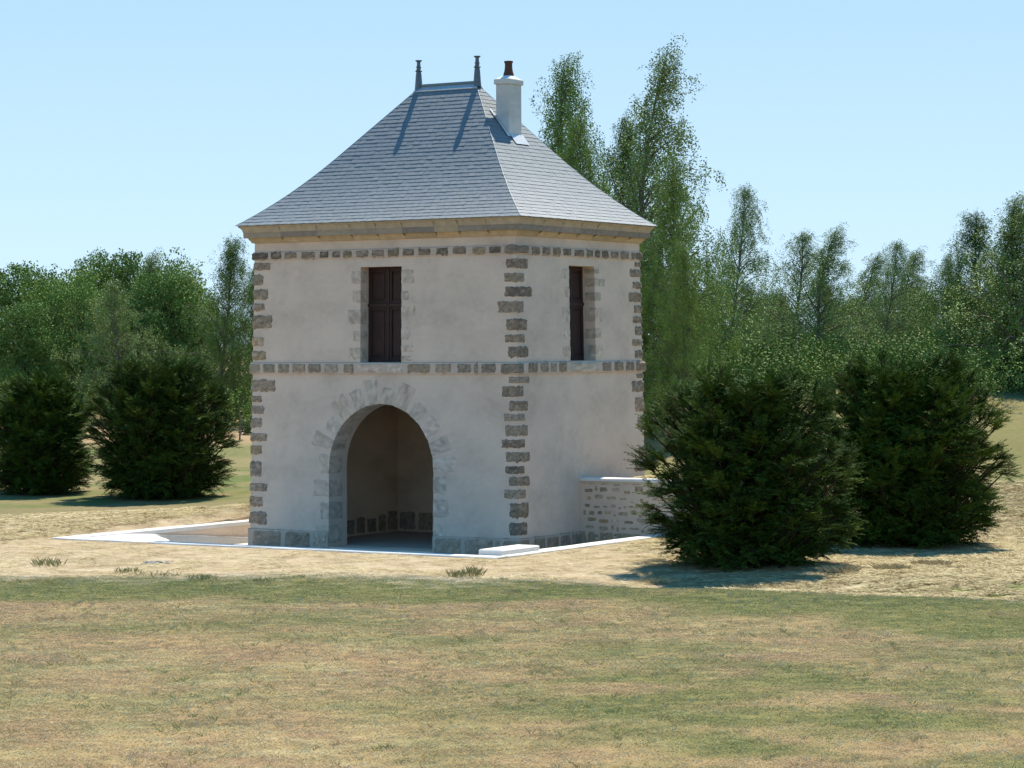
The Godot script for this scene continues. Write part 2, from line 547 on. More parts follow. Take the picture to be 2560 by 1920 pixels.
func build_court() -> void:
	var white := Color(0.72, 0.70, 0.66)
	# floor of the court, one sheet
	var mb := MB.new()
	var gx := 48
	var gz := 52
	var grid := []
	for j in gz + 1:
		for i in gx + 1:
			var x := lerpf(-7.45, 1.75, float(i) / gx)
			var z := lerpf(-6.3, 3.5, float(j) / gz)
			grid.append(Vector3(x, FLOOR_Y + 0.02 * nz.get_noise_2d(x * 2.0, z * 2.0), z))
	for j in gz:
		for i in gx:
			var a := j * (gx + 1) + i
			var mid: Vector3 = grid[a]
			if mid.x > -0.3 and mid.z < -2.3:
				continue
			if mid.x > -L + 0.15 and mid.x < -0.35 and mid.z < -0.3 and mid.z > -W + 0.3:
				continue
			mb.quad_out(grid[a], grid[a + 1], grid[a + gx + 2], grid[a + gx + 1], mid - Vector3(0, 1, 0), tone(Color(0.60, 0.56, 0.50), 0.06))
	var fl := part(mb, "court_floor", M.gravel, self)
	fl.position = BASE
	fl.rotation.y = TURN
	fl.set_meta("kind", "structure")

	var k := thing("kerb_wall", "low white stone kerb running along the front of the sunken court", "kerb", BASE, TURN)
	mb = MB.new()
	wobble_box(mb, Vector3(-7.58, -0.8, 3.36), Vector3(1.88, 0.03, 3.65), white, 0, 0.5, 0.003)
	part(mb, "coping", M.kerb, k)
	k = thing("kerb_wall", "white topped low wall along the left side of the sunken court", "kerb", BASE, TURN)
	mb = MB.new()
	wobble_box(mb, Vector3(-7.58, -0.05, -6.4), Vector3(-7.29, 0.03, 3.355), white, 2, 0.5, 0.003)
	part(mb, "coping", M.kerb, k)
	mb = MB.new()
	mb.box(Vector3(-7.56, -0.8, -6.38), Vector3(-7.31, -0.052, 3.355), Color(0.70, 0.58, 0.47))
	part(mb, "wall_face", M.plaster, k)
	k = thing("kerb_wall", "white stone kerb climbing from the front corner to the rubble wall", "kerb", BASE, TURN)
	mb = MB.new()
	wobble_box(mb, Vector3(1.58, -0.8, -2.08), Vector3(1.88, 0.035, 3.355), white, 2, 0.5, 0.003)
	part(mb, "coping", M.kerb, k)
	mb = MB.new()
	mb.box(Vector3(1.30, -0.5, 2.1), Vector3(1.74, 0.12, 3.33), white, 0.02)
	part(mb, "end_block", M.kerb, k)
	# access ramp along the left wall
	mb = MB.new()
	var prev := []
	for i in 25:
		var t := i / 24.0
		var z := lerpf(3.34, -3.2, t)
		var inner := -7.31 + lerpf(0.34, 2.1, pow(smoothstep(0.9, 3.4, z), 1.5))
		var y := 0.005 - 0.36 * clampf((1.9 - z) / 4.4, 0.0, 1.0)
		var row := [Vector3(-7.305, y, z), Vector3((inner - 7.31) / 2.0, y + rr(-0.01, 0.01), z), Vector3(inner, y, z), Vector3(inner + 0.01, -0.5, z)]
		if i > 0:
			for s in 3:
				mb.quad_out(prev[s], prev[s + 1], row[s + 1], row[s], Vector3(-7.3, -1.5, z), Color(0.62, 0.60, 0.57))
		prev = row
	var ramp := part(mb, "access_ramp", M.gravel, self)
	ramp.position = BASE
	ramp.rotation.y = TURN
	ramp.set_meta("kind", "structure")

	# rubble wall on the right
	var rw := thing("rubble_wall", "pale mortared rubble wall with white coping joining the pavilion's right side", "wall", BASE, TURN)
	mb = MB.new()
	mb.box(Vector3(0.06, -0.8, -2.36), Vector3(4.4, 0.965, -2.10), Color(0.60, 0.49, 0.385), 0.0)
	part(mb, "mortar_face", M.plaster, rw)
	mb = MB.new()
	wobble_box(mb, Vector3(0.075, 0.967, -2.40), Vector3(4.43, 1.025, -2.075), white, 0, 0.4, 0.004)
	part(mb, "coping", M.kerb, rw)
	var y := -0.30
	while y < 0.9:
		var rowh := rr(0.09, 0.15)
		var x := 0.10 + rr(0, 0.12)
		while x < 4.2:
			var w := rr(0.06, 0.26)
			var h: float = rowh * rr(0.35, 1.0)
			if x + w < 4.35 and rng.randf() < 0.95:
				var col: Color = [Color(0.54, 0.43, 0.31), Color(0.46, 0.36, 0.25), Color(0.60, 0.49, 0.37), Color(0.55, 0.41, 0.25), Color(0.38, 0.30, 0.22)][rng.randi() % 5]
				var yy: float = y + rr(0.0, 0.05)
				var st := stone_mesh(func(s, t, o): return Vector3(s, t, -2.10 + o), x, x + w, yy, minf(yy + h, 0.93), tone(col, 0.15), 0.010, 0.04, [], 5, 4, 0.5)
				inst(st, "stone", M.stone, rw)
			x += w + rr(0.01, 0.04)
		y += rowh + 0.005


# an uneven stone face: a grid over a rectangle whose outline is ragged and whose middle stands proud
func stone_mesh(place: Callable, s0: float, s1: float, t0: float, t1: float, col: Color, proud: float, ragged: float, cuts: Array, nx := 7, ny := 5, lime := 0.0) -> ArrayMesh:
	var ss := []
	for i in nx + 1:
		ss.append(lerpf(s0, s1, float(i) / nx))
	for c in cuts:   # a column exactly on an arris
		var best := 1
		for i in range(1, nx):
			if absf(ss[i] - c) < absf(ss[best] - c):
				best = i
		ss[best] = c
	var pts := []
	var cc := []
	var off := rr(0, 100)
	var high := t1 - t0
	var bow := [rr(-1, 1), rr(-1, 1), rr(-1, 1), rr(-1, 1)]
	for j in ny + 1:
		for i in nx + 1:
			var s: float = ss[i]
			var t := lerpf(t0, t1, float(j) / ny)
			var edge := i == 0 or j == 0 or i == nx or j == ny
			var o := proud * (0.75 + 0.6 * nz2.get_noise_2d(s * 3.0 + off, t * 3.0))
			var on_cut: bool = not cuts.is_empty() and i == ss.find(cuts[0])
			if edge:
				o = -0.012
				# a long wave, a short wave and chance along each side
				var rx: float = ragged * (0.7 * nz2.get_noise_2d(off, t * 3.5) + 0.35 * bow[0] + rr(-0.7, 0.3))
				var ry: float = minf(ragged, high * 0.2) * (0.9 * nz2.get_noise_2d(s * 3.0, off) + 0.3 * bow[1 if j == 0 else 2] + rr(-0.6, 0.3))
				if (i == 0 or i == nx) and (j == 0 or j == ny):
					rx -= ragged * 0.55
					ry -= ragged * 0.3
				if i == 0: s -= rx
				if i == nx: s += rx
				if j == 0: t -= ry
				if j == ny: t += ry
			elif not on_cut:
				s += rr(-0.15, 0.15) * (s1 - s0) / nx
				t += rr(-0.15, 0.15) * high / ny
			var v := 1.0 + 0.5 * nz2.get_noise_2d(s * 5.0 + off * 3.0, t * 5.0)
			var k: Color = Color(col.r * v, col.g * v, col.b * v)
			if lime > 0.0:
				var m := smoothstep(0.05, 0.4, nz2.get_noise_2d(s * 2.6 + off, t * 4.2 + off) + (0.12 if edge else 0.0))
				k = k.lerp(Color(0.56, 0.455, 0.37), m * lime)
			cc.append(k)
			pts.append(place.call(s, t, o))
	return grid_mesh(pts, nx, ny, cc)


func grid_mesh(pts: Array, nx: int, ny: int, cols: Array) -> ArrayMesh:
	var v := PackedVector3Array()
	var n := PackedVector3Array()
	var c := PackedColorArray()
	for j in ny:
		for i in nx:
			var q := j * (nx + 1) + i
			for t in [[q, q + nx + 2, q + 1], [q, q + nx + 1, q + nx + 2]]:
				var m: Vector3 = (pts[t[2]] - pts[t[0]]).cross(pts[t[1]] - pts[t[0]]).normalized()
				for p in t:
					v.append(pts[p]); n.append(m); c.append(cols[p])
	var arr := []
	arr.resize(Mesh.ARRAY_MAX)
	arr[Mesh.ARRAY_VERTEX] = v
	arr[Mesh.ARRAY_NORMAL] = n
	arr[Mesh.ARRAY_COLOR] = c
	var mesh := ArrayMesh.new()
	mesh.add_surface_from_arrays(Mesh.PRIMITIVE_TRIANGLES, arr)
	return mesh


# ---------------------------------------------------------------- the pavilion
func bat(y: float) -> float:      # the walls lean outwards towards the foot
	return 0.0151 * (Y_EAVE - y)


func on_front(s: float, t: float, o: float) -> Vector3:
	return Vector3(s, t, bat(t) + o)


func on_right(s: float, t: float, o: float) -> Vector3:     # s runs away from the near corner
	return Vector3(bat(t) + o, t, -s)


func on_corner(s: float, t: float, o: float) -> Vector3:    # wraps the near corner; s < 0 on the front face
	if s < -0.0001:
		return Vector3(bat(t) + s, t, bat(t) + o)
	if s > 0.0001:
		return Vector3(bat(t) + o, t, bat(t) - s)
	return Vector3(bat(t) + o, t, bat(t) + o)


func on_left_corner(s: float, t: float, o: float) -> Vector3:  # s < 0 on the hidden left side, s > 0 on the front face
	if s > 0.0001:
		return Vector3(-L - bat(t) + s, t, bat(t) + o)
	if s < -0.0001:
		return Vector3(-L - bat(t) - o, t, bat(t) + s)
	return Vector3(-L - bat(t) - o, t, bat(t) + o)


func on_far_corner(s: float, t: float, o: float) -> Vector3:   # s < 0 on the right face, s > 0 on the hidden back
	var z := -W - bat(t)
	if s < -0.0001:
		return Vector3(bat(t) + o, t, z - s)
	if s > 0.0001:
		return Vector3(bat(t) - s, t, z - o)
	return Vector3(bat(t) + o, t, z - o)


const ARCH_X := -2.87
const ARCH_A := 1.155
const ARCH_B := 1.20
const SPRING := 1.20
const SILL := -0.25


# a point of the arch's outline at length t from the left foot, with the direction away from the opening
func arch_at(t: float) -> Array:
	var up := SPRING - SILL
	var arc := PI * (ARCH_A + ARCH_B) / 2.0
	if t < up:
		return [Vector2(ARCH_X - ARCH_A, SILL + t), Vector2(-1, 0)]
	if t > up + arc:
		return [Vector2(ARCH_X + ARCH_A, SPRING - (t - up - arc)), Vector2(1, 0)]
	var a := PI - (t - up) / arc * PI
	return [Vector2(ARCH_X + ARCH_A * cos(a), SPRING + ARCH_B * sin(a)), Vector2(cos(a), sin(a))]


func on_arch(s: float, t: float, o: float) -> Vector3:   # s < 0 in the reveal, s > 0 on the wall
	var q := arch_at(t)
	var p: Vector2 = q[0]
	var d: Vector2 = q[1]
	if s > 0.0001:
		p += d * s
		return Vector3(p.x, p.y, bat(p.y) + o)
	p -= d * o
	return Vector3(p.x, p.y, bat(p.y) + s + (o if s > -0.0001 else 0.0))


func add_rect(mb: MB, place: Callable, x0, x1, y0: float, y1: float, from: Vector3, col: Color) -> void:
	var p := []
	for k in [[x0, y0], [x1, y0], [x1, y1], [x0, y1]]:
		var x: float = k[0].call(k[1]) if k[0] is Callable else k[0]
		p.append(place.call(x, k[1], 0.0))
	mb.quad_out(p[0], p[1], p[2], p[3], from, col)


func build_pavilion() -> void:
	var h := thing("garden_pavilion", "square two storey stone pavilion with plastered walls, arched doorway and slate roof", "pavilion", BASE, TURN)
	var plaster := Color(0.67, 0.535, 0.435)
	var inside := Vector3(-L / 2, 3, -W / 2)
	var lx := func(y): return -L - bat(y)
	var rx := func(y): return bat(y)
	var top := 5.46
	# ---- walls
	var mb := MB.new()
	var a0 := ARCH_X - ARCH_A
	var a1 := ARCH_X + ARCH_A
	add_rect(mb, on_front, lx, a0, FLOOR_Y - 0.2, 2.6, inside, plaster)
	add_rect(mb, on_front, a1, rx, FLOOR_Y - 0.2, 2.6, inside, plaster)
	add_rect(mb, on_front, a0, a1, FLOOR_Y - 0.2, SILL, inside, plaster)
	var n := 40
	for i in n:
		var t0 := PI - PI * i / n
		var t1 := PI - PI * (i + 1) / n
		var p0 := Vector2(ARCH_X + ARCH_A * cos(t0), SPRING + ARCH_B * sin(t0))
		var p1 := Vector2(ARCH_X + ARCH_A * cos(t1), SPRING + ARCH_B * sin(t1))
		mb.quad_out(on_front(p0.x, p0.y, 0), on_front(p1.x, p1.y, 0), on_front(p1.x, 2.6, 0), on_front(p0.x, 2.6, 0), inside, plaster)
		# inner face of the front wall
		mb.quad_out(Vector3(p0.x, p0.y, -0.5), Vector3(p1.x, p1.y, -0.5), Vector3(p1.x, 2.9, -0.5), Vector3(p0.x, 2.9, -0.5), Vector3(-2.8, 1, 4), plaster)
		# intrados
		mb.quad_out(on_front(p0.x, p0.y, 0), on_front(p1.x, p1.y, 0), Vector3(p1.x, p1.y, -0.5), Vector3(p0.x, p0.y, -0.5), Vector3(ARCH_X, 9, 0), plaster)
	for x in [a0, a1]:
		mb.quad_out(on_front(x, SILL, 0), on_front(x, SPRING, 0), Vector3(x, SPRING, -0.5), Vector3(x, SILL, -0.5), Vector3(ARCH_X + (x - ARCH_X) * 3.0, 0, 0), plaster)
	mb.quad_out(on_front(a0, SILL, 0), on_front(a1, SILL, 0), Vector3(a1, SILL, -0.5), Vector3(a0, SILL, -0.5), Vector3(ARCH_X, -3, 0), plaster)
	add_rect(mb, on_front, lx, rx, 2.6, 3.15, inside, plaster)
	add_rect(mb, on_front, lx, -3.327, 3.15, 4.895, inside, plaster)
	add_rect(mb, on_front, -2.420, rx, 3.15, 4.895, inside, plaster)
	add_rect(mb, on_front, lx, rx, 4.895, top, inside, plaster)
	# right face
	var sz0 := func(y): return -bat(y)
	var sz1 := func(y): return W + bat(y)
	add_rect(mb, on_right, sz0, sz1, FLOOR_Y - 0.2, 3.165, inside, plaster)
	add_rect(mb, on_right, sz0, 1.82, 3.165, 4.905, inside, plaster)
	add_rect(mb, on_right, 2.75, sz1, 3.165, 4.905, inside, plaster)
	add_rect(mb, on_right, sz0, sz1, 4.905, top, inside, plaster)
	# left and back faces
	add_rect(mb, func(s, y, _o): return Vector3(-L - bat(y), y, -s), sz0, sz1, FLOOR_Y - 0.2, top, inside, plaster)
	add_rect(mb, func(s, y, _o): return Vector3(s, y, -W - bat(y)), lx, rx, FLOOR_Y - 0.2, top, inside, plaster)
	# window recesses (reveals, head, sill and the blind back)
	window_box(mb, on_front, -3.327, -2.420, 3.15, 4.895, 0.30, plaster)
	window_box(mb, on_right, 1.82, 2.75, 3.165, 4.905, 0.30, plaster)
	part(mb, "wall", M.plaster, h)
	# ---- the room behind the arch
	mb = MB.new()
	var tan := Color(0.78, 0.60, 0.44)
	var mid := Vector3(-L / 2, 1, -W / 2)
	var r0 := Vector3(-L + 0.5, SILL, -W + 0.5)
	var r1 := Vector3(-0.5, 2.9, -0.5)
	for f in [[Vector3(r0.x, r0.y, r0.z), Vector3(r1.x, r0.y, r0.z), Vector3(r1.x, r1.y, r0.z), Vector3(r0.x, r1.y, r0.z)], [Vector3(r0.x, r0.y, r0.z), Vector3(r0.x, r0.y, r1.z), Vector3(r0.x, r1.y, r1.z), Vector3(r0.x, r1.y, r0.z)], [Vector3(r1.x, r0.y, r0.z), Vector3(r1.x, r0.y, r1.z), Vector3(r1.x, r1.y, r1.z), Vector3(r1.x, r1.y, r0.z)], [Vector3(r0.x, r1.y, r0.z), Vector3(r1.x, r1.y, r0.z), Vector3(r1.x, r1.y, r1.z), Vector3(r0.x, r1.y, r1.z)], [Vector3(r0.x, r0.y, r1.z), Vector3(a0, r0.y, r1.z), Vector3(a0, r1.y, r1.z), Vector3(r0.x, r1.y, r1.z)], [Vector3(a1, r0.y, r1.z), Vector3(r1.x, r0.y, r1.z), Vector3(r1.x, r1.y, r1.z), Vector3(a1, r1.y, r1.z)]]:
		var c0: Vector3 = (f[0] + f[1] + f[2] + f[3]) / 4.0
		mb.quad_out(f[0], f[1], f[2], f[3], c0 + (c0 - mid), tan)
	part(mb, "inner_wall", M.plaster, h)
	mb = MB.new()
	mb.quad_out(Vector3(r0.x, SILL + 0.004, r0.z), Vector3(r1.x, SILL + 0.004, r0.z), Vector3(r1.x, SILL + 0.004, r1.z), Vector3(r0.x, SILL + 0.004, r1.z), Vector3(-2, -5, -2), Color(0.46, 0.42, 0.37))
	part(mb, "floor", M.gravel, h)
	# rough stones bare at the foot of the inner walls
	var foot := Color(0.50, 0.39, 0.29)
	var s := 0.0
	while s < 2.9:
		var w := rr(0.25, 0.5)
		inst(stone_mesh(func(a, b, o): return Vector3(r0.x + o, b, r0.z + a), s + 0.004, s + w - 0.004, SILL, 0.12 + rr(-0.05, 0.12), tone(foot, 0.15), 0.012, 0.03, [], 7, 5, 0.6), "foot_stone", M.stone, h)
		s += w
	s = 0.0
	while s < 2.6:
		var w := rr(0.25, 0.5)
		inst(stone_mesh(func(a, b, o): return Vector3(r0.x + a, b, r0.z + o), s + 0.004, s + w - 0.004, SILL, 0.12 + rr(-0.05, 0.12), tone(foot, 0.15), 0.012, 0.03, [], 7, 5, 0.6), "foot_stone", M.stone, h)
		s += w

	# ---- stones set in the plaster
	var dark := [Color(0.29, 0.225, 0.17), Color(0.34, 0.275, 0.215), Color(0.235, 0.19, 0.15), Color(0.355, 0.275, 0.20)]
	var mid_c := [Color(0.46, 0.355, 0.26), Color(0.41, 0.33, 0.25), Color(0.50, 0.39, 0.285), Color(0.46, 0.34, 0.235)]
	var pale := [Color(0.63, 0.51, 0.415), Color(0.66, 0.535, 0.435), Color(0.59, 0.485, 0.395)]
	var b1 := Node3D.new()
	b1.name = "upper_string_course"
	h.add_child(b1)
	mb = MB.new()
	ring_bar(mb, 5.068, 5.212, 0.022, Color(0.57, 0.455, 0.37))
	part(mb, "mortar", M.plaster, b1)
	for e in [[-5.41, -5.38], [-5.38, -5.1], [-5.06, -4.74], [-4.68, -4.31], [-4.25, -4.02], [-3.96, -3.76], [-3.72, -3.5], [-3.43, -3.13], [-3.08, -2.78], [-2.73, -2.45], [-2.4, -2.12], [-2.06, -1.77], [-1.68, -1.39], [-1.33, -1.0], [-0.91, -0.6], [-0.55, -0.28]]:
		if e[1] - e[0] < 0.05:
			continue
		inst(stone_mesh(func(a, b, o): return on_front(a, b, o + 0.022), e[0], e[1], 5.066, 5.214, tone(dark[rng.randi() % 4], 0.15), 0.022, 0.022, [], 8, 5, 0.5), "stone", M.stone, b1)
	inst(stone_mesh(func(a, b, o): return on_left_corner(a, b, o + 0.022), -0.3, 0.36, 5.064, 5.216, tone(dark[2], 0.1), 0.026, 0.014, [0.0], 8), "stone", M.stone, b1)
	inst(stone_mesh(func(a, b, o): return on_corner(a, b, o + 0.022), -0.25, 0.43, 5.062, 5.224, tone(dark[1], 0.1), 0.03, 0.014, [0.0], 8), "stone", M.stone, b1)
	for e in [[0.47, 0.79], [0.84, 1.15], [1.21, 1.51], [1.57, 1.89], [1.97, 2.37], [2.42, 2.68], [2.73, 2.94], [2.99, 3.26], [3.32, 3.65], [3.69, 4.06], [4.12, 4.31]]:
		inst(stone_mesh(func(a, b, o): return on_right(a, b, o + 0.022), e[0], e[1], 5.064, 5.216, tone(dark[rng.randi() % 4], 0.15), 0.022, 0.022, [], 8, 5, 0.5), "stone", M.stone, b1)
	inst(stone_mesh(func(a, b, o): return on_far_corner(a, b, o + 0.022), -0.2, 0.3, 5.064, 5.216, tone(dark[2], 0.1), 0.026, 0.014, [0.0], 8), "stone", M.stone, b1)

	var b2 := Node3D.new()
	b2.name = "middle_string_course"
	h.add_child(b2)
	mb = MB.new()
	ring_bar(mb, 2.945, 3.14, 0.035, Color(0.57, 0.455, 0.37))
	part(mb, "mortar", M.plaster, b2)
	for e in [[-5.54, -5.23, 1], [-5.19, -4.9, 2], [-4.87, -4.52, 2], [-4.5, -4.17, 1], [-4.13, -3.78, 3], [-3.69, -3.44, 2], [-3.39, -2.78, 4], [-2.74, -2.34, 4], [-2.3, -1.74, 2], [-1.68, -1.3, 2], [-1.21, -0.88, 1], [-0.85, -0.75, 1], [-0.7, -0.36, 0]]:
		var col: Color = [dark[1], mid_c[1], mid_c[0], pale[2], pale[0]][e[2]]
		inst(stone_mesh(func(a, b, o): return on_front(a, b, o + 0.035), e[0], e[1], 2.945, 3.142, tone(col, 0.12), 0.02, 0.022 if e[2] < 4 else 0.006, [], 8, 5, 0.5), "stone", M.pale_stone if e[2] == 4 else M.stone, b2)
	inst(stone_mesh(func(a, b, o): return on_left_corner(a, b, o + 0.035), -0.3, 0.23, 2.94, 3.142, Color(0.42, 0.35, 0.25), 0.02, 0.01, [0.0], 8), "stone", M.pale_stone, b2)
	inst(stone_mesh(func(a, b, o): return on_corner(a, b, o + 0.035), -0.34, 0.20, 2.94, 3.144, tone(dark[1], 0.1), 0.025, 0.014, [0.0], 8), "stone", M.stone, b2)
	for e in [[0.26, 0.62, 0], [0.68, 1.01, 1], [1.04, 1.28, 1], [1.33, 1.65, 0], [1.67, 2.87, 4], [2.91, 3.29, 1], [3.35, 3.75, 0], [3.81, 4.17, 0]]:
		var col: Color = [dark[3], mid_c[1], mid_c[0], pale[2], pale[1]][e[2]]
		inst(stone_mesh(func(a, b, o): return on_right(a, b, o + 0.035), e[0], e[1], 2.945, 3.15, tone(col, 0.12), 0.02, 0.022 if e[2] < 4 else 0.006, [], 8, 5, 0.5), "stone", M.pale_stone if e[2] == 4 else M.stone, b2)
	inst(stone_mesh(func(a, b, o): return on_far_corner(a, b, o + 0.035), -0.34, 0.3, 2.945, 3.15, tone(dark[3], 0.1), 0.025, 0.014, [0.0], 8), "stone", M.stone, b2)

	# quoins: near corner (reach on the front, reach on the right, bottom, top)
	var i := 0
	for e in [[0.23, 0.41, 4.79, 5.0], [0.26, 0.28, 4.56, 4.74], [0.25, 0.54, 4.29, 4.5], [0.4, 0.26, 4.0, 4.25], [0.24, 0.37, 3.69, 3.93], [0.27, 0.28, 3.49, 3.65], [0.21, 0.4, 3.22, 3.45], [0.2, 0.44, 2.77, 2.90], [0.34, 0.22, 2.53, 2.74], [0.18, 0.36, 2.28, 2.48], [0.31, 0.28, 2.1, 2.25], [0.28, 0.36, 1.83, 2.05], [0.36, 0.26, 1.62, 1.8], [0.28, 0.43, 1.37, 1.58], [0.28, 0.23, 1.17, 1.33], [0.22, 0.4, 0.95, 1.14], [0.32, 0.28, 0.73, 0.92], [0.2, 0.36, 0.39, 0.69], [0.2, 0.3, 0.08, 0.34]]:
		var col: Color = mid_c[1] if i in [7, 10, 16] else dark[(i * 3) % 4].lerp(mid_c[i % 4], 0.15)
		inst(stone_mesh(on_corner, -e[0], e[1], e[2], e[3], tone(col, 0.12), 0.02, 0.05, [0.0], 14, 7, 0.5), "quoin", M.stone, h)
		i += 1
	# left corner (reach on the front)
	i = 0
	for e in [[0.4, 4.87, 5.03], [0.23, 4.58, 4.81], [0.36, 4.33, 4.54], [0.26, 4.12, 4.27], [0.46, 3.77, 4.05], [0.26, 3.44, 3.64], [0.33, 3.19, 3.38], [0.57, 2.59, 2.85], [0.24, 2.4, 2.53], [0.3, 2.18, 2.35], [0.24, 1.92, 2.12], [0.38, 1.67, 1.84], [0.26, 1.41, 1.62], [0.26, 0.99, 1.32], [0.4, 0.73, 0.9], [0.3, 0.44, 0.66], [0.4, 0.1, 0.37]]:
		var col: Color = mid_c[i % 4].lerp(dark[i % 4], 0.35)
		if i in [5, 6, 12]:
			col = Color(0.42, 0.32, 0.20)
		inst(stone_mesh(on_left_corner, -0.3, e[0], e[1], e[2], tone(col, 0.12), 0.022, 0.055, [0.0], 14, 7, 0.8), "quoin", M.pale_stone if i in [5, 6] else M.stone, h)
		i += 1
	# far corner of the right face
	i = 0
	for e in [[0.19, 4.93, 5.03], [0.4, 4.73, 4.9], [0.29, 4.51, 4.66], [0.48, 4.26, 4.47], [0.27, 4.05, 4.22], [0.32, 3.86, 4.0], [0.25, 3.62, 3.81], [0.38, 3.42, 3.57], [0.27, 3.2, 3.36], [0.22, 2.82, 2.91], [0.43, 2.54, 2.78], [0.31, 2.16, 2.47], [0.24, 1.86, 2.1], [0.22, 1.32, 1.51], [0.38, 1.04, 1.24]]:
		inst(stone_mesh(on_far_corner, -e[0] - 0.03, 0.3, e[1], e[2], tone(dark[i % 4].lerp(mid_c[i % 4], 0.3), 0.12), 0.022, 0.05, [0.0], 14, 7, 0.8), "quoin", M.stone, h)
		i += 1
	# rough toothing of an old wall on the hidden left side
	for e in [[1.10, 0.08, 0.12], [0.93, 0.09, 0.13], [0.78, 0.17, 0.10], [0.55, 0.10, 0.16], [0.32, 0.13, 0.15], [0.10, 0.18, 0.14]]:
		inst(stone_mesh(func(a, b, o): return Vector3(-L - bat(b) - e[1] * (1.0 - pow(absf(2.0 * (a - 0.16) / 0.5), 2.0) * 0.5) - o, b, -0.15 - a), -0.1, 0.42, e[0], e[0] + e[2], tone(mid_c[rng.randi() % 4], 0.12), 0.03, 0.05, []), "toothing_stone", M.stone, h)
	# window surrounds: pale dressed stones that turn into the reveal
	for e in [[0.25, 4.54, 4.87], [0.21, 4.19, 4.53], [0.32, 3.79, 4.18], [0.2, 3.49, 3.78], [0.3, 3.16, 3.47]]:
		inst(stone_mesh(func(a, b, o): return jamb(on_front, -3.327, -1.0, a, b, o), -0.25, e[0], e[1] + 0.006, e[2] - 0.006, tone(pale[rng.randi() % 3], 0.1), 0.006, 0.05, [0.0], 10, 5, 0.6), "jamb_stone", M.pale_stone, h)
	for e in [[0.31, 4.52, 4.88], [0.19, 4.23, 4.49], [0.34, 3.87, 4.22], [0.24, 3.51, 3.84], [0.31, 3.31, 3.49], [0.28, 3.16, 3.29]]:
		inst(stone_mesh(func(a, b, o): return jamb(on_front, -2.420, 1.0, a, b, o), -0.25, e[0], e[1] + 0.006, e[2] - 0.006, tone(pale[rng.randi() % 3], 0.1), 0.006, 0.05, [0.0], 10, 5, 0.6), "jamb_stone", M.pale_stone, h)
	for e in [[0.34, 4.61, 4.89], [0.2, 4.28, 4.55], [0.31, 3.82, 4.2], [0.25, 3.5, 3.8], [0.31, 3.18, 3.48]]:
		inst(stone_mesh(func(a, b, o): return jamb(on_right, 1.82, -1.0, a, b, o), -0.25, e[0], e[1] + 0.006, e[2] - 0.006, tone(pale[rng.randi() % 3], 0.1), 0.006, 0.05, [0.0], 10, 5, 0.6), "jamb_stone", M.pale_stone, h)
	for e in [[0.22, 4.75, 4.89, 1], [0.44, 4.50, 4.73, 0], [0.26, 4.24, 4.47, 1], [0.31, 3.83, 4.21, 0], [0.26, 3.53, 3.81, 0], [0.31, 3.18, 3.51, 0]]:
		var col: Color = Color(0.47, 0.40, 0.30) if e[3] == 1 else pale[rng.randi() % 3]
		inst(stone_mesh(func(a, b, o): return jamb(on_right, 2.75, 1.0, a, b, o), -0.25, e[0], e[1] + 0.006, e[2] - 0.006, tone(col, 0.1), 0.006, 0.05, [0.0], 10, 5, 0.6), "jamb_stone", M.pale_stone, h)
	# arch ring: jamb stones then voussoirs
	var t := 0.02
	var total := 2.0 * (SPRING - SILL) + PI * (ARCH_A + ARCH_B) / 2.0
	i = 0
	while t < total - 0.1:
		var up := t < SPRING - SILL - 0.1 or t > total - (SPRING - SILL) - 0.05
		var w: float = rr(0.30, 0.44) if up else rr(0.27, 0.36)
		w = minf(w, total - t)
		var reach: float = (0.42 if i % 2 == 0 else 0.27) + rr(-0.04, 0.05)
		if not up:
			reach = rr(0.34, 0.56)
		inst(stone_mesh(on_arch, -0.5, reach, t + 0.006, t + w - 0.006, tone(pale[rng.randi() % 3], 0.1), 0.008, 0.06, [0.0], 10, 6, 0.5), "arch_stone", M.pale_stone, h)
		t += w
		i += 1
	# plinth
	mb = MB.new()
	ring_bar(mb, FLOOR_Y - 0.2, 0.03, 0.028, Color(0.52, 0.43, 0.345), true)
	part(mb, "plinth_core", M.plaster, h)
	var x := -L - 0.05
	while x < -0.35:
		var w := rr(0.42, 0.8)
		if x < a0 and x + w > a0 - 0.15: w = a0 - x
		if x > a0 - 0.05 and x < a1: x = a1; continue
		w = minf(w, -0.28 - x)
		inst(stone_mesh(func(a, b, o): return on_front(a, b, o + 0.03), x + 0.008, x + w - 0.008, FLOOR_Y, 0.04, tone(mid_c[rng.randi() % 4].lerp(pale[0], 0.35), 0.15), 0.014, 0.02, [], 8, 5, 0.5), "plinth_stone", M.stone, h)
		x += w
	inst(stone_mesh(func(a, b, o): return on_corner(a, b, o + 0.03), -0.36, 0.36, FLOOR_Y, 0.04, tone(mid_c[0], 0.1), 0.016, 0.015, [0.0], 8), "plinth_stone", M.stone, h)
	x = 0.37
	while x < 2.05:
		var w := minf(rr(0.4, 0.75), 2.08 - x)
		inst(stone_mesh(func(a, b, o): return on_right(a, b, o + 0.03), x + 0.008, x + w - 0.008, FLOOR_Y, 0.045, tone(mid_c[rng.randi() % 4].lerp(dark[0], 0.4), 0.15), 0.014, 0.02, [], 8, 5, 0.5), "plinth_stone", M.stone, h)
		x += w

	shutters(h, on_front, -3.327, -2.420, 3.15, 4.895)
	shutters(h, on_right, 1.82, 2.75, 3.165, 4.905)
	cornice(h)
	roof(h)


func jamb(place: Callable, edge: float, side: float, a: float, b: float, o: float) -> Vector3:
	if a > 0.0001:
		return place.call(edge + side * a, b, o)
	var p: Vector3 = place.call(edge - side * o, b, a + (o if a > -0.0001 else 0.0))
	return p


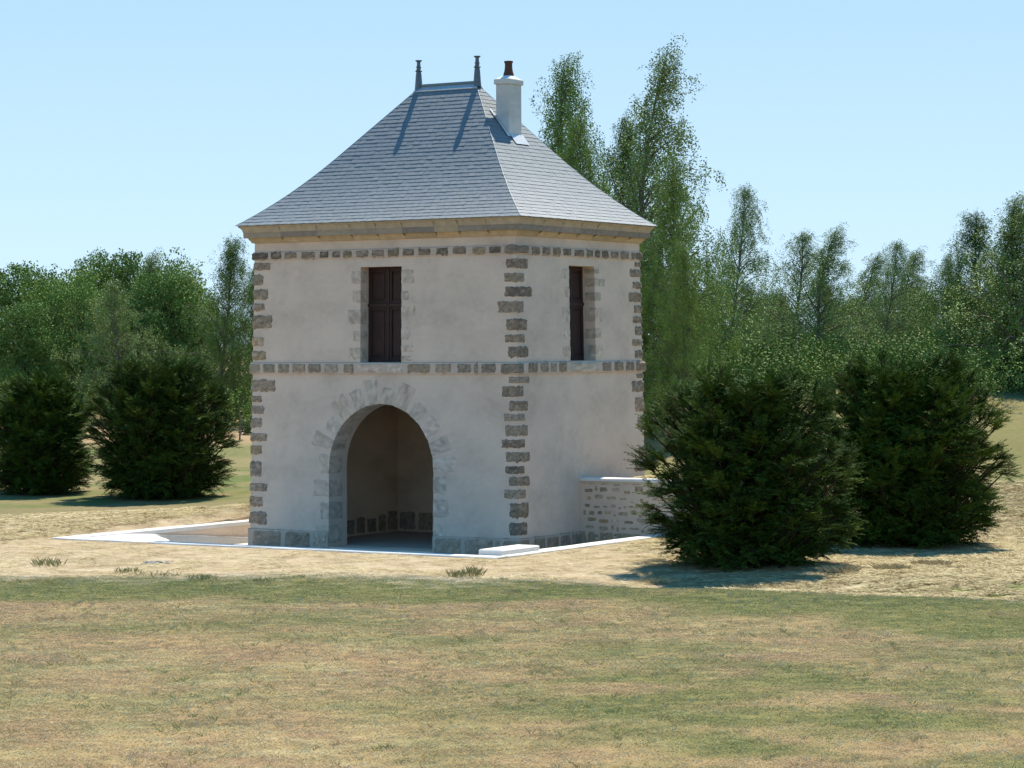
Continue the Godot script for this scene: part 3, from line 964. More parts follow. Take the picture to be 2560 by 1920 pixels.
func window_box(mb: MB, place: Callable, x0: float, x1: float, y0: float, y1: float, deep: float, col: Color) -> void:
	var mid: Vector3 = place.call((x0 + x1) / 2, (y0 + y1) / 2, -deep / 2)
	var p := []
	for k in [[x0, y0], [x1, y0], [x1, y1], [x0, y1]]:
		p.append([place.call(k[0], k[1], 0.0), place.call(k[0], k[1], -deep)])
	for k in 4:
		var q: Array = p[(k + 1) % 4]
		var c0: Vector3 = (p[k][0] + q[0]) / 2.0
		mb.quad_out(p[k][0], q[0], q[1], p[k][1], mid + (c0 - mid) * 3.0, col)
	mb.quad_out(p[0][1], p[1][1], p[2][1], p[3][1], mid + (mid - p[0][0]) * 0.0 + (p[0][1] - p[0][0]) * 9.0, col)


# a moulded bar round all four walls
func ring_bar(mb: MB, y0: float, y1: float, out: float, col: Color, gap := false) -> void:
	var inside := Vector3(-L / 2, (y0 + y1) / 2, -W / 2)
	var c := func(y: float, o: float) -> Array:
		var b := bat(y) + o
		return [Vector3(-L - b, y, b), Vector3(b, y, b), Vector3(b, y, -W - b), Vector3(-L - b, y, -W - b)]
	var lo: Array = c.call(y0, out)
	var hi: Array = c.call(y1, out)
	var lo_in: Array = c.call(y0, -0.05)
	var hi_in: Array = c.call(y1 + 0.015, -0.01)
	for k in 4:
		var m := (k + 1) % 4
		if gap and k == 0:   # leave the doorway open
			for e in [[-L - bat(y0) - out, ARCH_X - ARCH_A], [ARCH_X + ARCH_A, bat(y0) + out]]:
				var q0 := Vector3(e[0], y0, lo[0].z)
				var q1 := Vector3(e[1], y0, lo[0].z)
				mb.quad_out(q0, q1, Vector3(e[1], y1, hi[0].z), Vector3(e[0], y1, hi[0].z), inside, col)
				mb.quad_out(Vector3(e[0], y1, hi[0].z), Vector3(e[1], y1, hi[0].z), Vector3(e[1], y1 + 0.015, hi_in[0].z), Vector3(e[0], y1 + 0.015, hi_in[0].z), inside - Vector3(0, 4, 0), col)
			continue
		mb.quad_out(lo[k], lo[m], hi[m], hi[k], inside, col)
		mb.quad_out(hi[k], hi[m], hi_in[m], hi_in[k], inside - Vector3(0, 4, 0), col)
		mb.quad_out(lo[k], lo[m], lo_in[m], lo_in[k], inside + Vector3(0, 4, 0), col)


func shutters(h: Node3D, place: Callable, x0: float, x1: float, y0: float, y1: float) -> void:
	var win := Node3D.new()
	win.name = "shuttered_window"
	h.add_child(win, true)
	var wood := Color(0.058, 0.026, 0.021)
	# a local box between two face coordinates and two depths
	var slab := func(called: String, a: float, b: float, c: float, d: float, near: float, far: float, col: Color) -> void:
		var mb := MB.new()
		var bev := 0.006
		var p := []
		for k in [[a, c], [b, c], [b, d], [a, d]]:
			var sx: float = signf((a + b) / 2 - k[0])
			var sy: float = signf((c + d) / 2 - k[1])
			p.append([place.call(k[0] + sx * bev, k[1] + sy * bev, near), place.call(k[0], k[1], near - bev), place.call(k[0], k[1], far)])
		var mid: Vector3 = place.call((a + b) / 2, (c + d) / 2, (near + far) / 2 - 0.01)
		mb.quad_out(p[0][0], p[1][0], p[2][0], p[3][0], mid, col)
		for k in 4:
			var q: Array = p[(k + 1) % 4]
			mb.quad_out(p[k][0], q[0], q[1], p[k][1], mid, col)
			mb.quad_out(p[k][1], q[1], q[2], p[k][2], mid, col)
		part(mb, called, M.wood, win)
	var m := (x0 + x1) / 2
	var tr := y0 + (y1 - y0) * 0.60
	# backing boards, then frames proud of them
	for s in 2:
		var l: float = x0 if s == 0 else m
		var r: float = m if s == 0 else x1
		for v in 2:
			var lo: float = y0 if v == 0 else tr
			var hi: float = tr if v == 0 else y1
			slab.call("panel", l + 0.004, r - 0.004, lo + 0.004, hi - 0.004, -0.275, -0.295, tone(wood, 0.1))
			slab.call("stile", l + 0.003, l + 0.07, lo + 0.003, hi - 0.003, -0.248, -0.274, tone(wood, 0.1))
			slab.call("stile", r - 0.07, r - 0.003, lo + 0.003, hi - 0.003, -0.248, -0.274, tone(wood, 0.1))
			slab.call("rail", l + 0.072, r - 0.072, lo + 0.003, lo + 0.085, -0.250, -0.274, tone(wood, 0.1))
			slab.call("rail", l + 0.072, r - 0.072, hi - 0.085, hi - 0.003, -0.250, -0.274, tone(wood, 0.1))
			slab.call("raised_panel", l + 0.10, r - 0.10, lo + 0.12, hi - 0.12, -0.262, -0.276, tone(wood, 0.1))
	slab.call("cover_strip", m - 0.022, m + 0.022, y0 + 0.002, y1 - 0.002, -0.232, -0.247, tone(wood, 0.1))
	slab.call("transom", x0 + 0.003, m - 0.024, tr - 0.03, tr + 0.03, -0.225, -0.2475, tone(wood * 1.25, 0.05))
	slab.call("transom", m + 0.024, x1 - 0.003, tr - 0.03, tr + 0.03, -0.225, -0.2475, tone(wood * 1.25, 0.05))


# the profile of the cornice: distance out from the wall and height
const CORNICE := [[0.0, 5.385], [0.045, 5.392], [0.055, 5.42], [0.085, 5.455], [0.092, 5.482], [0.155, 5.484], [0.158, 5.585], [0.165, 5.60], [0.175, 5.635], [0.20, 5.668], [0.225, 5.684], [0.228, 5.712], [0.0, 5.714]]


func cornice(h: Node3D) -> void:
	var c := Node3D.new()
	c.name = "cornice"
	h.add_child(c)
	var sides := [[-L, 0.0, 0], [0.0, W, 1], [-L, 0.0, 2], [0.0, W, 3]]
	for sd in sides:
		var a: float = sd[0]
		var b: float = sd[1]
		var cutsv := [a]
		var p := a
		while p < b - 0.9:
			p += rr(0.45, 0.85)
			cutsv.append(p)
		cutsv.append(b)
		for k in cutsv.size() - 1:
			var s0: float = cutsv[k]
			var s1: float = cutsv[k + 1]
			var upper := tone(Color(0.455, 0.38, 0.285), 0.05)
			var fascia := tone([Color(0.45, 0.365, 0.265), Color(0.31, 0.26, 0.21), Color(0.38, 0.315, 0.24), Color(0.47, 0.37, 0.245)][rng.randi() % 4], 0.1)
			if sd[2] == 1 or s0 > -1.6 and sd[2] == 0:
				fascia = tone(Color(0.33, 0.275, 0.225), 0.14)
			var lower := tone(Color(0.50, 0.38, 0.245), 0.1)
			var mb := MB.new()
			var first: bool = k == 0
			var last: bool = k == cutsv.size() - 2
			var jit := rr(-0.004, 0.004)
			var ends := [[], []]
			for q in CORNICE:
				var o: float = q[0] + (jit if q[0] > 0.01 else 0.0)
				var e0: float = s0 - o if first else s0 + 0.0015
				var e1: float = s1 + o if last else s1 - 0.0015
				ends[0].append(cornice_at(sd[2], e0, q[1], o))
				ends[1].append(cornice_at(sd[2], e1, q[1], o))
			var core := cornice_at(sd[2], (s0 + s1) / 2, 5.56, -0.1)
			for j in CORNICE.size() - 1:
				var col: Color = lower if j < 4 else (fascia if j < 6 else upper)
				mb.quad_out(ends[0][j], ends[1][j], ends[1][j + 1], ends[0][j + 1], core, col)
			if not first:
				for j in range(1, CORNICE.size() - 1):
					mb.tri(ends[0][0], ends[0][j], ends[0][j + 1], upper)
			if not last:
				for j in range(1, CORNICE.size() - 1):
					mb.tri(ends[1][0], ends[1][j + 1], ends[1][j], upper)
			part(mb, "cornice_stone", M.pale_stone, c)
	# mortar behind the joints
	var mb := MB.new()
	for sd in sides:
		for j in range(1, CORNICE.size() - 2):
			var q0: Array = CORNICE[j]
			var q1: Array = CORNICE[j + 1]
			var o0: float = maxf(q0[0] - 0.006, 0.0)
			var o1: float = maxf(q1[0] - 0.006, 0.0)
			var core := cornice_at(sd[2], (sd[0] + sd[1]) / 2, 5.56, -0.1)
			mb.quad_out(cornice_at(sd[2], sd[0] - o0, q0[1] + 0.003, o0), cornice_at(sd[2], sd[1] + o0, q0[1] + 0.003, o0), cornice_at(sd[2], sd[1] + o1, q1[1] + 0.003, o1), cornice_at(sd[2], sd[0] - o1, q1[1] + 0.003, o1), core, Color(0.50, 0.42, 0.32))
	part(mb, "mortar", M.plaster, c)


func cornice_at(side: int, s: float, y: float, o: float) -> Vector3:
	match side:
		0: return Vector3(s, y, o)
		1: return Vector3(o, y, -s)
		2: return Vector3(s, y, -W - o)
	return Vector3(-L - o, y, -s)


# height of the slate surface at plan distance t in from the eaves
func roof_y(t: float) -> float:
	if t < 1.4:
		return Y_EAVE + 0.72 * t + 0.48 * t * t / 2.8
	return Y_EAVE + 0.96 * 1.4 + 1.2 * (t - 1.4)


# a point of one slope: s along the eaves, t in from the eaves, up off the surface
func slope_at(side: int, s: float, t: float, up: float) -> Vector3:
	var g := (roof_y(t + 0.01) - roof_y(t - 0.01)) / 0.02
	var k := 1.0 / sqrt(1.0 + g * g)
	var y := roof_y(t) + up * k
	var o := EAVE - t + up * g * k
	match side:
		0: return Vector3(s, y, o)
		1: return Vector3(o, y, -s)
		2: return Vector3(s, y, -W - o)
	return Vector3(-L - o, y, -s)


func slope_range(side: int, t: float) -> Array:
	if side % 2 == 0:
		return [-L - EAVE + t, EAVE - t]
	return [-EAVE + t, W + EAVE - t]


func roof(h: Node3D) -> void:
	var r := Node3D.new()
	r.name = "roof"
	h.add_child(r)
	var tmax := W / 2 + EAVE
	# boarding under the slates
	var mb := MB.new()
	var col := Color(0.06, 0.06, 0.065)
	for side in 4:
		for k in 26:
			var t0 := tmax * k / 26
			var t1 := tmax * (k + 1) / 26
			var a := slope_range(side, t0)
			var b := slope_range(side, t1)
			mb.quad_out(slope_at(side, a[0], t0, -0.012), slope_at(side, a[1], t0, -0.012), slope_at(side, b[1], t1, -0.012), slope_at(side, b[0], t1, -0.012), Vector3(-L / 2, 3, -W / 2), col)
	mb.quad_out(Vector3(-L - EAVE + 0.01, Y_EAVE - 0.004, EAVE - 0.01), Vector3(EAVE - 0.01, Y_EAVE - 0.004, EAVE - 0.01), Vector3(EAVE - 0.01, Y_EAVE - 0.004, -W - EAVE + 0.01), Vector3(-L - EAVE + 0.01, Y_EAVE - 0.004, -W - EAVE + 0.01), Vector3(-L / 2, 9, -W / 2), col)
	part(mb, "boarding", M.dark, r)
	# slates
	var rows := []
	var t := -0.012
	while t < tmax - 0.07:
		var g := (roof_y(t + 0.01) - roof_y(t - 0.01)) / 0.02
		rows.append(t)
		t += 0.101 / sqrt(1 + g * g)
	rows.append(t)
	var rest := MB.new()
	var loose := 0
	var slate_cols := [Color(0.122, 0.155, 0.178), Color(0.126, 0.159, 0.182), Color(0.118, 0.151, 0.175), Color(0.134, 0.165, 0.185), Color(0.124, 0.155, 0.177)]
	for side in [0, 1, 2, 3]:
		for k in rows.size() - 1:
			var t0: float = rows[k]
			var t1: float = minf(rows[k] + (rows[k + 1] - rows[k]) * 1.3, tmax - 0.02)
			var a := slope_range(side, t0)
			var b := slope_range(side, t1)
			var w := 0.142
			var s: float = a[0] - (w * 0.5 if k % 2 else 0.0) - rr(0, 0.02)
			while s < a[1]:
				var e := s + w + rr(-0.008, 0.008)
				var lift := 0.010 + rr(-0.0015, 0.002)
				var skew := rr(-0.004, 0.004)
				var c: Color = tone(slate_cols[rng.randi() % 5], 0.03)
				var s0 := clampf(s + 0.0015, a[0], a[1])
				var e0 := clampf(e - 0.0015, a[0], a[1])
				var s1 := clampf(s + 0.0015, b[0], b[1])
				var e1 := clampf(e - 0.0015, b[0], b[1])
				if e0 - s0 > 0.012:
					var single: bool = loose < 300 and (side == 0 or side == 1) and k < (5 if side == 0 else 4) and e - s > 0.1
					if single and loose > 200 and side == 0:
						single = false
					var m := MB.new() if single else rest
					var p0 := slope_at(side, s0, t0 + skew, lift)
					var p1 := slope_at(side, e0, t0 - skew, lift + rr(-0.002, 0.002))
					var p2 := slope_at(side, e1, t1, 0.002)
					var p3 := slope_at(side, s1, t1, 0.002)
					var q0 := slope_at(side, s0, t0 + skew, lift - 0.008)
					var q1 := slope_at(side, e0, t0 - skew, lift - 0.008)
					var below := Vector3(-L / 2, 3, -W / 2)
					m.quad_out(p0, p1, p2, p3, below, c)
					m.quad_out(p0, p1, q1, q0, p3, c)
					m.quad_out(p0, q0, slope_at(side, s1, t1, -0.004), p3, (p1 + p2) / 2, c)
					m.quad_out(p1, q1, slope_at(side, e1, t1, -0.004), p2, (p0 + p3) / 2, c)
					if single:
						loose += 1
						part(m, "slate", M.slate, r)
				s = e
	part(rest, "slates", M.slate, r).set_meta("kind", "stuff")
	# hips in cut slate with a thin lead line, ridge roll and its apron
	var lead := Color(0.42, 0.45, 0.47)
	for cc in [[0, 1.0], [0, -1.0], [2, 1.0], [2, -1.0]]:
		mb = MB.new()
		var pts := []
		var rad := []
		for k in 27:
			var tt := tmax * k / 26
			var rg := slope_range(cc[0], tt)
			pts.append(slope_at(cc[0], rg[1] if cc[1] > 0 else rg[0], tt, 0.0) + Vector3(0, 0.004, 0))
			rad.append(0.008)
		mb.tube(pts, rad, 6, Color(0.15, 0.175, 0.195))
		part(mb, "hip", M.zinc, r)
	var yr := roof_y(tmax)
	var x0 := -L + W / 2
	var x1 := -W / 2
	mb = MB.new()
	for s in [-1.0, 1.0]:
		var z := -W / 2
		mb.quad_out(Vector3(x0 - 0.02, yr + 0.02, z), Vector3(x1 + 0.02, yr + 0.02, z), Vector3(x1 + 0.09, yr - 0.085, z + s * 0.105), Vector3(x0 - 0.09, yr - 0.085, z + s * 0.105), Vector3(x0, yr - 1, z), lead)
		mb.quad_out(Vector3(x0 - 0.09, yr - 0.085, z + s * 0.105), Vector3(x1 + 0.09, yr - 0.085, z + s * 0.105), Vector3(x1 + 0.09, yr - 0.1, z + s * 0.103), Vector3(x0 - 0.09, yr - 0.1, z + s * 0.103), Vector3(x0, yr - 1, z), lead)
	part(mb, "ridge_apron", M.zinc, r)
	mb = MB.new()
	mb.tube([Vector3(x0 - 0.02, yr + 0.028, -W / 2), Vector3(x1 + 0.02, yr + 0.028, -W / 2)], [0.03, 0.03], 10, Color(0.16, 0.22, 0.24))
	part(mb, "ridge_roll", M.zinc, r)
	# finials
	for x in [x0 - 0.03, x1 + 0.03]:
		mb = MB.new()
		mb.lathe(Vector3(x, yr - 0.06, -W / 2), [[0.082, 0.0], [0.076, 0.04], [0.056, 0.30], [0.047, 0.355]], 8, Color(0.115, 0.15, 0.18))
		var f := part(mb, "finial", M.zinc, r)
		mb = MB.new()
		mb.lathe(Vector3(x, yr - 0.06, -W / 2), [[0.047, 0.352], [0.066, 0.362], [0.068, 0.376], [0.044, 0.39], [0.041, 0.435], [0.052, 0.441], [0.052, 0.452], [0.038, 0.46], [0.034, 0.535], [0.040, 0.545], [0.066, 0.565], [0.066, 0.576], [0.0, 0.58]], 16, Color(0.115, 0.15, 0.18))
		part(mb, "finial_cap", M.zinc, f)
	# chimney on the right slope
	var ch := Node3D.new()
	ch.name = "chimney"
	r.add_child(ch)
	var white := Color(0.60, 0.60, 0.585)
	mb = MB.new()
	mb.box(Vector3(-1.685, 6.95, -2.50), Vector3(-1.395, 8.315, -2.05), white, 0.012)
	part(mb, "stack", M.plaster, ch)
	mb = MB.new()
	mb.box(Vector3(-1.715, 8.31, -2.53), Vector3(-1.365, 8.415, -2.02), white, 0.014)
	part(mb, "cap", M.plaster, ch)
	mb = MB.new()
	var cc := Vector3(-1.54, 8.41, -2.275)
	var ring0 := []
	var ring1 := []
	for k in 16:
		var an := TAU * k / 16
		ring0.append(cc + Vector3(clampf(cos(an) * 0.24, -0.15, 0.15), 0.003, clampf(sin(an) * 0.32, -0.23, 0.23)))
		ring1.append(cc + Vector3(cos(an) * 0.095, 0.075, sin(an) * 0.095))
	for k in 16:
		mb.quad_out(ring0[k], ring0[(k + 1) % 16], ring1[(k + 1) % 16], ring1[k], cc - Vector3(0, 0.3, 0), Color(0.72, 0.71, 0.69))
	part(mb, "mortar_flaunching", M.kerb, ch)
	mb = MB.new()
	mb.lathe(cc, [[0.105, 0.03], [0.098, 0.10], [0.078, 0.17], [0.070, 0.24], [0.070, 0.305], [0.083, 0.315], [0.083, 0.345], [0.064, 0.35], [0.055, 0.30], [0.05, 0.1]], 20, Color(0.115, 0.055, 0.045))
	part(mb, "chimney_pot", M.clay, ch)
	mb = MB.new()
	for e in [[-2.47, -2.08]]:
		var tb := EAVE + 1.395 - 0.15
		mb.quad_out(slope_at(1, 2.04, tb, 0.022), slope_at(1, 2.51, tb, 0.022), slope_at(1, 2.51, EAVE + 1.40, 0.03), slope_at(1, 2.04, EAVE + 1.40, 0.03), Vector3(-3, 3, -2), Color(0.62, 0.64, 0.65))
		mb.quad_out(slope_at(1, 1.93, EAVE + 1.36, 0.022), slope_at(1, 2.04, EAVE + 1.36, 0.022), slope_at(1, 2.04, EAVE + 1.80, 0.03), slope_at(1, 1.97, EAVE + 1.80, 0.03), Vector3(-3, 3, -2), Color(0.62, 0.64, 0.65))
	part(mb, "flashing", M.zinc, ch)


# ---------------------------------------------------------------- trees
var strands := []      # templates: short hanging twigs with leaves
var tufts := []        # templates: loose round clumps of leaves
var sprays := []       # templates: flat sprays of needles


# one face whose normal and winding agree
func face_into(v: PackedVector3Array, n: PackedVector3Array, a: Vector3, b: Vector3, c: Vector3) -> void:
	var m := (c - a).cross(b - a).normalized()
	if m.y >= 0.0:
		v.append(a); v.append(b); v.append(c)
	else:
		m = -m
		v.append(a); v.append(c); v.append(b)
	n.append(m); n.append(m); n.append(m)


func leaf_into(v: PackedVector3Array, n: PackedVector3Array, p: Vector3, size: float, thin: float) -> void:
	var d := Vector3(rr(-1, 1), rr(-1.2, 0.5), rr(-1, 1)).normalized()
	var s := d.cross(Vector3(rr(-1, 1), rr(-1, 1), rr(-1, 1)).normalized()).normalized()
	var b := p + d * size * 0.45 + s * size * thin
	var c := p + d * size
	var e := p + d * size * 0.45 - s * size * thin
	face_into(v, n, p, b, c)
	face_into(v, n, p, c, e)


func make_templates() -> void:
	for k in 10:
		var v := PackedVector3Array()
		var n := PackedVector3Array()
		for i in 17:
			var t := i / 17.0
			leaf_into(v, n, Vector3(rr(-0.09, 0.09), -0.5 * t, rr(-0.09, 0.09)), rr(0.05, 0.078), 0.36)
		strands.append([v, n])
	for k in 10:
		var v := PackedVector3Array()
		var n := PackedVector3Array()
		for i in 20:
			var p := Vector3(rr(-1, 1), rr(-0.7, 0.7), rr(-1, 1)) * 0.26
			leaf_into(v, n, p, rr(0.09, 0.15), 0.4)
		tufts.append([v, n])
	# spray: an axis along +z with side twigs in pairs, each a pair of thin pointed faces
	for k in 6:
		var v := PackedVector3Array()
		var n := PackedVector3Array()
		var num := 9
		for i in num:
			var t := (i + 0.4) / num
			var base := Vector3(0, -0.10 * t * t, t)
			var len := (0.34 + 0.12 * sin(t * 7.0 + k)) * (1.0 - 0.75 * t) + 0.07
			for s in [-1.0, 1.0]:
				var dir := Vector3(s * 0.85, rr(-0.12, 0.22), 0.65).normalized()
				var tip: Vector3 = base + dir * len * rr(0.8, 1.15)
				var wdt: Vector3 = Vector3(0, 0, 1) * 0.036
				var mid: Vector3 = base.lerp(tip, 0.5) + Vector3(0, 0.02, 0)
				wdt.y = rr(-0.03, 0.03)
				face_into(v, n, base, mid - wdt, mid + wdt)
				face_into(v, n, mid - wdt, tip, mid + wdt)
		face_into(v, n, Vector3(-0.025, 0, 0), Vector3(0.025, 0, 0), Vector3(0, -0.1, 1.12))
		sprays.append([v, n])


# height 1 in the model: returns trunk and crown meshes of a tree `hgt` metres tall
func make_birch(sd: int, hgt: float, spread: float, low: float, limbs: int, per: int, cols: Array, wind: float, pick: Array, bark: Color, size := 1.0) -> Array:
	rng.seed = sd
	var trunk := MB.new()
	var crown := MB.new()
	var pts := []
	var rad := []
	var nt := 16
	var wob := rr(0, 10)
	for i in nt + 1:
		var t := float(i) / nt
		pts.append(Vector3(wind * hgt * 0.06 * t * t + 0.022 * hgt * sin(t * 5.0 + wob), hgt * t, 0.02 * hgt * sin(t * 4.0 + wob * 2.0)))
		rad.append(0.0105 * hgt * pow(1.0 - t, 0.9) + 0.008)
	trunk.tube(pts, rad, 8, bark)
	var puts := func(p: Vector3, n: int, drop: float) -> void:
		for j in n:
			var tp: Array = pick[rng.randi() % pick.size()]
			var b := Basis.from_euler(Vector3(rr(-0.35, 0.35), rr(0, TAU), rr(-0.35, 0.35) + 0.35 * wind))
			var sc := size * rr(0.75, 1.1)
			b = b.scaled(Vector3(sc, sc * drop, sc))
			var shade: Color = cols[rng.randi() % cols.size()]
			crown.put(Transform3D(b, p + Vector3(rr(-1, 1), rr(-0.6, 0.6), rr(-1, 1)) * 0.16 * size), tp[0], tp[1], tone(shade, 0.14))
	var az := rr(0, TAU)
	for i in limbs:
		var f := low + (0.97 - low) * pow((i + 0.5) / limbs, 1.05)
		az += 2.4 + rr(-0.6, 0.6)
		var q := f * nt
		var p0: Vector3 = pts[int(q)].lerp(pts[min(int(q) + 1, nt)], q - int(q))
		var u := (f - low) / (1.0 - low)
		var ln: float = spread * hgt * (0.12 + 0.98 * pow(maxf(1.0 - u, 0.0), 1.05) * smoothstep(-0.35, 0.16, u)) * rr(0.55, 1.0)
		var out := Vector3(cos(az), 0, sin(az))
		var lp := [p0]
		var lr := [rad[int(q)] * 0.42 + 0.004]
		var dir := (out * rr(0.7, 1.0) + Vector3(0, rr(0.6, 1.4) + 2.2 * u * u, 0)).normalized()
		var p := p0
		var sn := 6
		for k in sn:
			dir = (dir + Vector3(0.06 * wind + 0.10 * u * wind, (-0.10 - 0.05 * k) * (1.0 - 0.75 * u), 0) + out * 0.06 + Vector3(rr(-1, 1), rr(-1, 1), rr(-1, 1)) * 0.14).normalized()
			p += dir * ln / sn
			lp.append(p)
			lr.append(lr[0] * (1.0 - (k + 1.0) / sn) + 0.004)
			if k >= 1:
				# leaves hang in bunches, with gaps between them
				for m in 2:
					var c := p - dir * ln / sn * rng.randf() + (out.rotated(Vector3.UP, rr(-1.9, 1.9)) + Vector3(0, rr(-0.2, 0.6), 0)) * ln * rr(0.05, 0.34)
					for w in int(per * rr(0.2, 1.3) * 0.5 * (1.0 - 0.68 * u)) + 1:
						var sp := 0.2 * (1.0 - 0.5 * u)
						puts.call(c + Vector3(rr(-sp, sp), rr(-0.3, 0.15), rr(-sp, sp)), 1, rr(0.8, 1.7) * (1.0 - 0.5 * u))
		trunk.tube(lp, lr, 5, bark)
	# leading shoot
	for k in 12:
		var up := rr(-1.1, 0.35)
		puts.call(pts[nt] + Vector3(rr(-0.12, 0.12) + 0.3 * wind * maxf(up + 0.4, 0.0), up, rr(-0.12, 0.12)), 1, 0.8)
	return [trunk.mesh(), crown.mesh()]


# a broad round-headed tree: limbs carrying separate clumps
func make_broadleaf(sd: int, hgt: float, spread: float, clumps: int, per: int, cols: Array) -> Array:
	rng.seed = sd
	var trunk := MB.new()
	var crown := MB.new()
	var bark := Color(0.10, 0.085, 0.07)
	trunk.tube([Vector3.ZERO, Vector3(0.05, hgt * 0.2, 0), Vector3(-0.05, hgt * 0.45, 0.1), Vector3(0.1, hgt * 0.8, 0)], [0.022 * hgt, 0.018 * hgt, 0.012 * hgt, 0.02], 8, bark)
	for i in clumps:
		var u := (i + 0.5) / clumps
		var y := lerpf(0.22, 0.94, u)
		var r: float = spread * sqrt(maxf(0.0, 1.0 - pow((y - 0.45) / 0.56, 2.0))) * rr(0.45, 1.0)
		var an := i * 2.4 + rr(-0.4, 0.4)
		var c := Vector3(cos(an) * r, y + rr(-0.03, 0.03), sin(an) * r) * hgt
		trunk.tube([Vector3(0, hgt * clampf(y - 0.22, 0.15, 0.75), 0), c * Vector3(0.5, 0.93, 0.5), c], [0.007 * hgt, 0.005 * hgt, 0.01], 4, bark)
		var cr := hgt * rr(0.10, 0.17)
		var base: Color = cols[rng.randi() % cols.size()]
		for j in per:
			var d := Vector3(rr(-1, 1), rr(-0.75, 1), rr(-1, 1))
			d = d.normalized() * pow(rng.randf(), 0.45) * cr
			var tp: Array = tufts[rng.randi() % tufts.size()]
			var b := Basis.from_euler(Vector3(rr(-0.6, 0.6), rr(0, TAU), rr(-0.6, 0.6))) * rr(0.8, 1.4)
			crown.put(Transform3D(b, c + d), tp[0], tp[1], tone(base, 0.16))
	return [trunk.mesh(), crown.mesh()]


func plant_tree(kind: String, model: Array, model_h: float, px: float, top_px: float, depth: float, wide: float, turn: float, label: String, group: String) -> void:
	# px and top_px: bearing and height of the tree's top as fractions of the photograph's half width
	var x := px * depth
	var g := ground_h(x, -depth)
	var hgt := CAM_H + top_px * depth - g
	var t := thing(kind, label, "tree", Vector3(x, g - 0.05, -depth), turn, group)
	var k := hgt / model_h
	t.scale = Vector3(k * wide, k, k * wide)
	inst(model[0], "trunk", M.bark, t)
	inst(model[1], "crown", M.leaf, t)


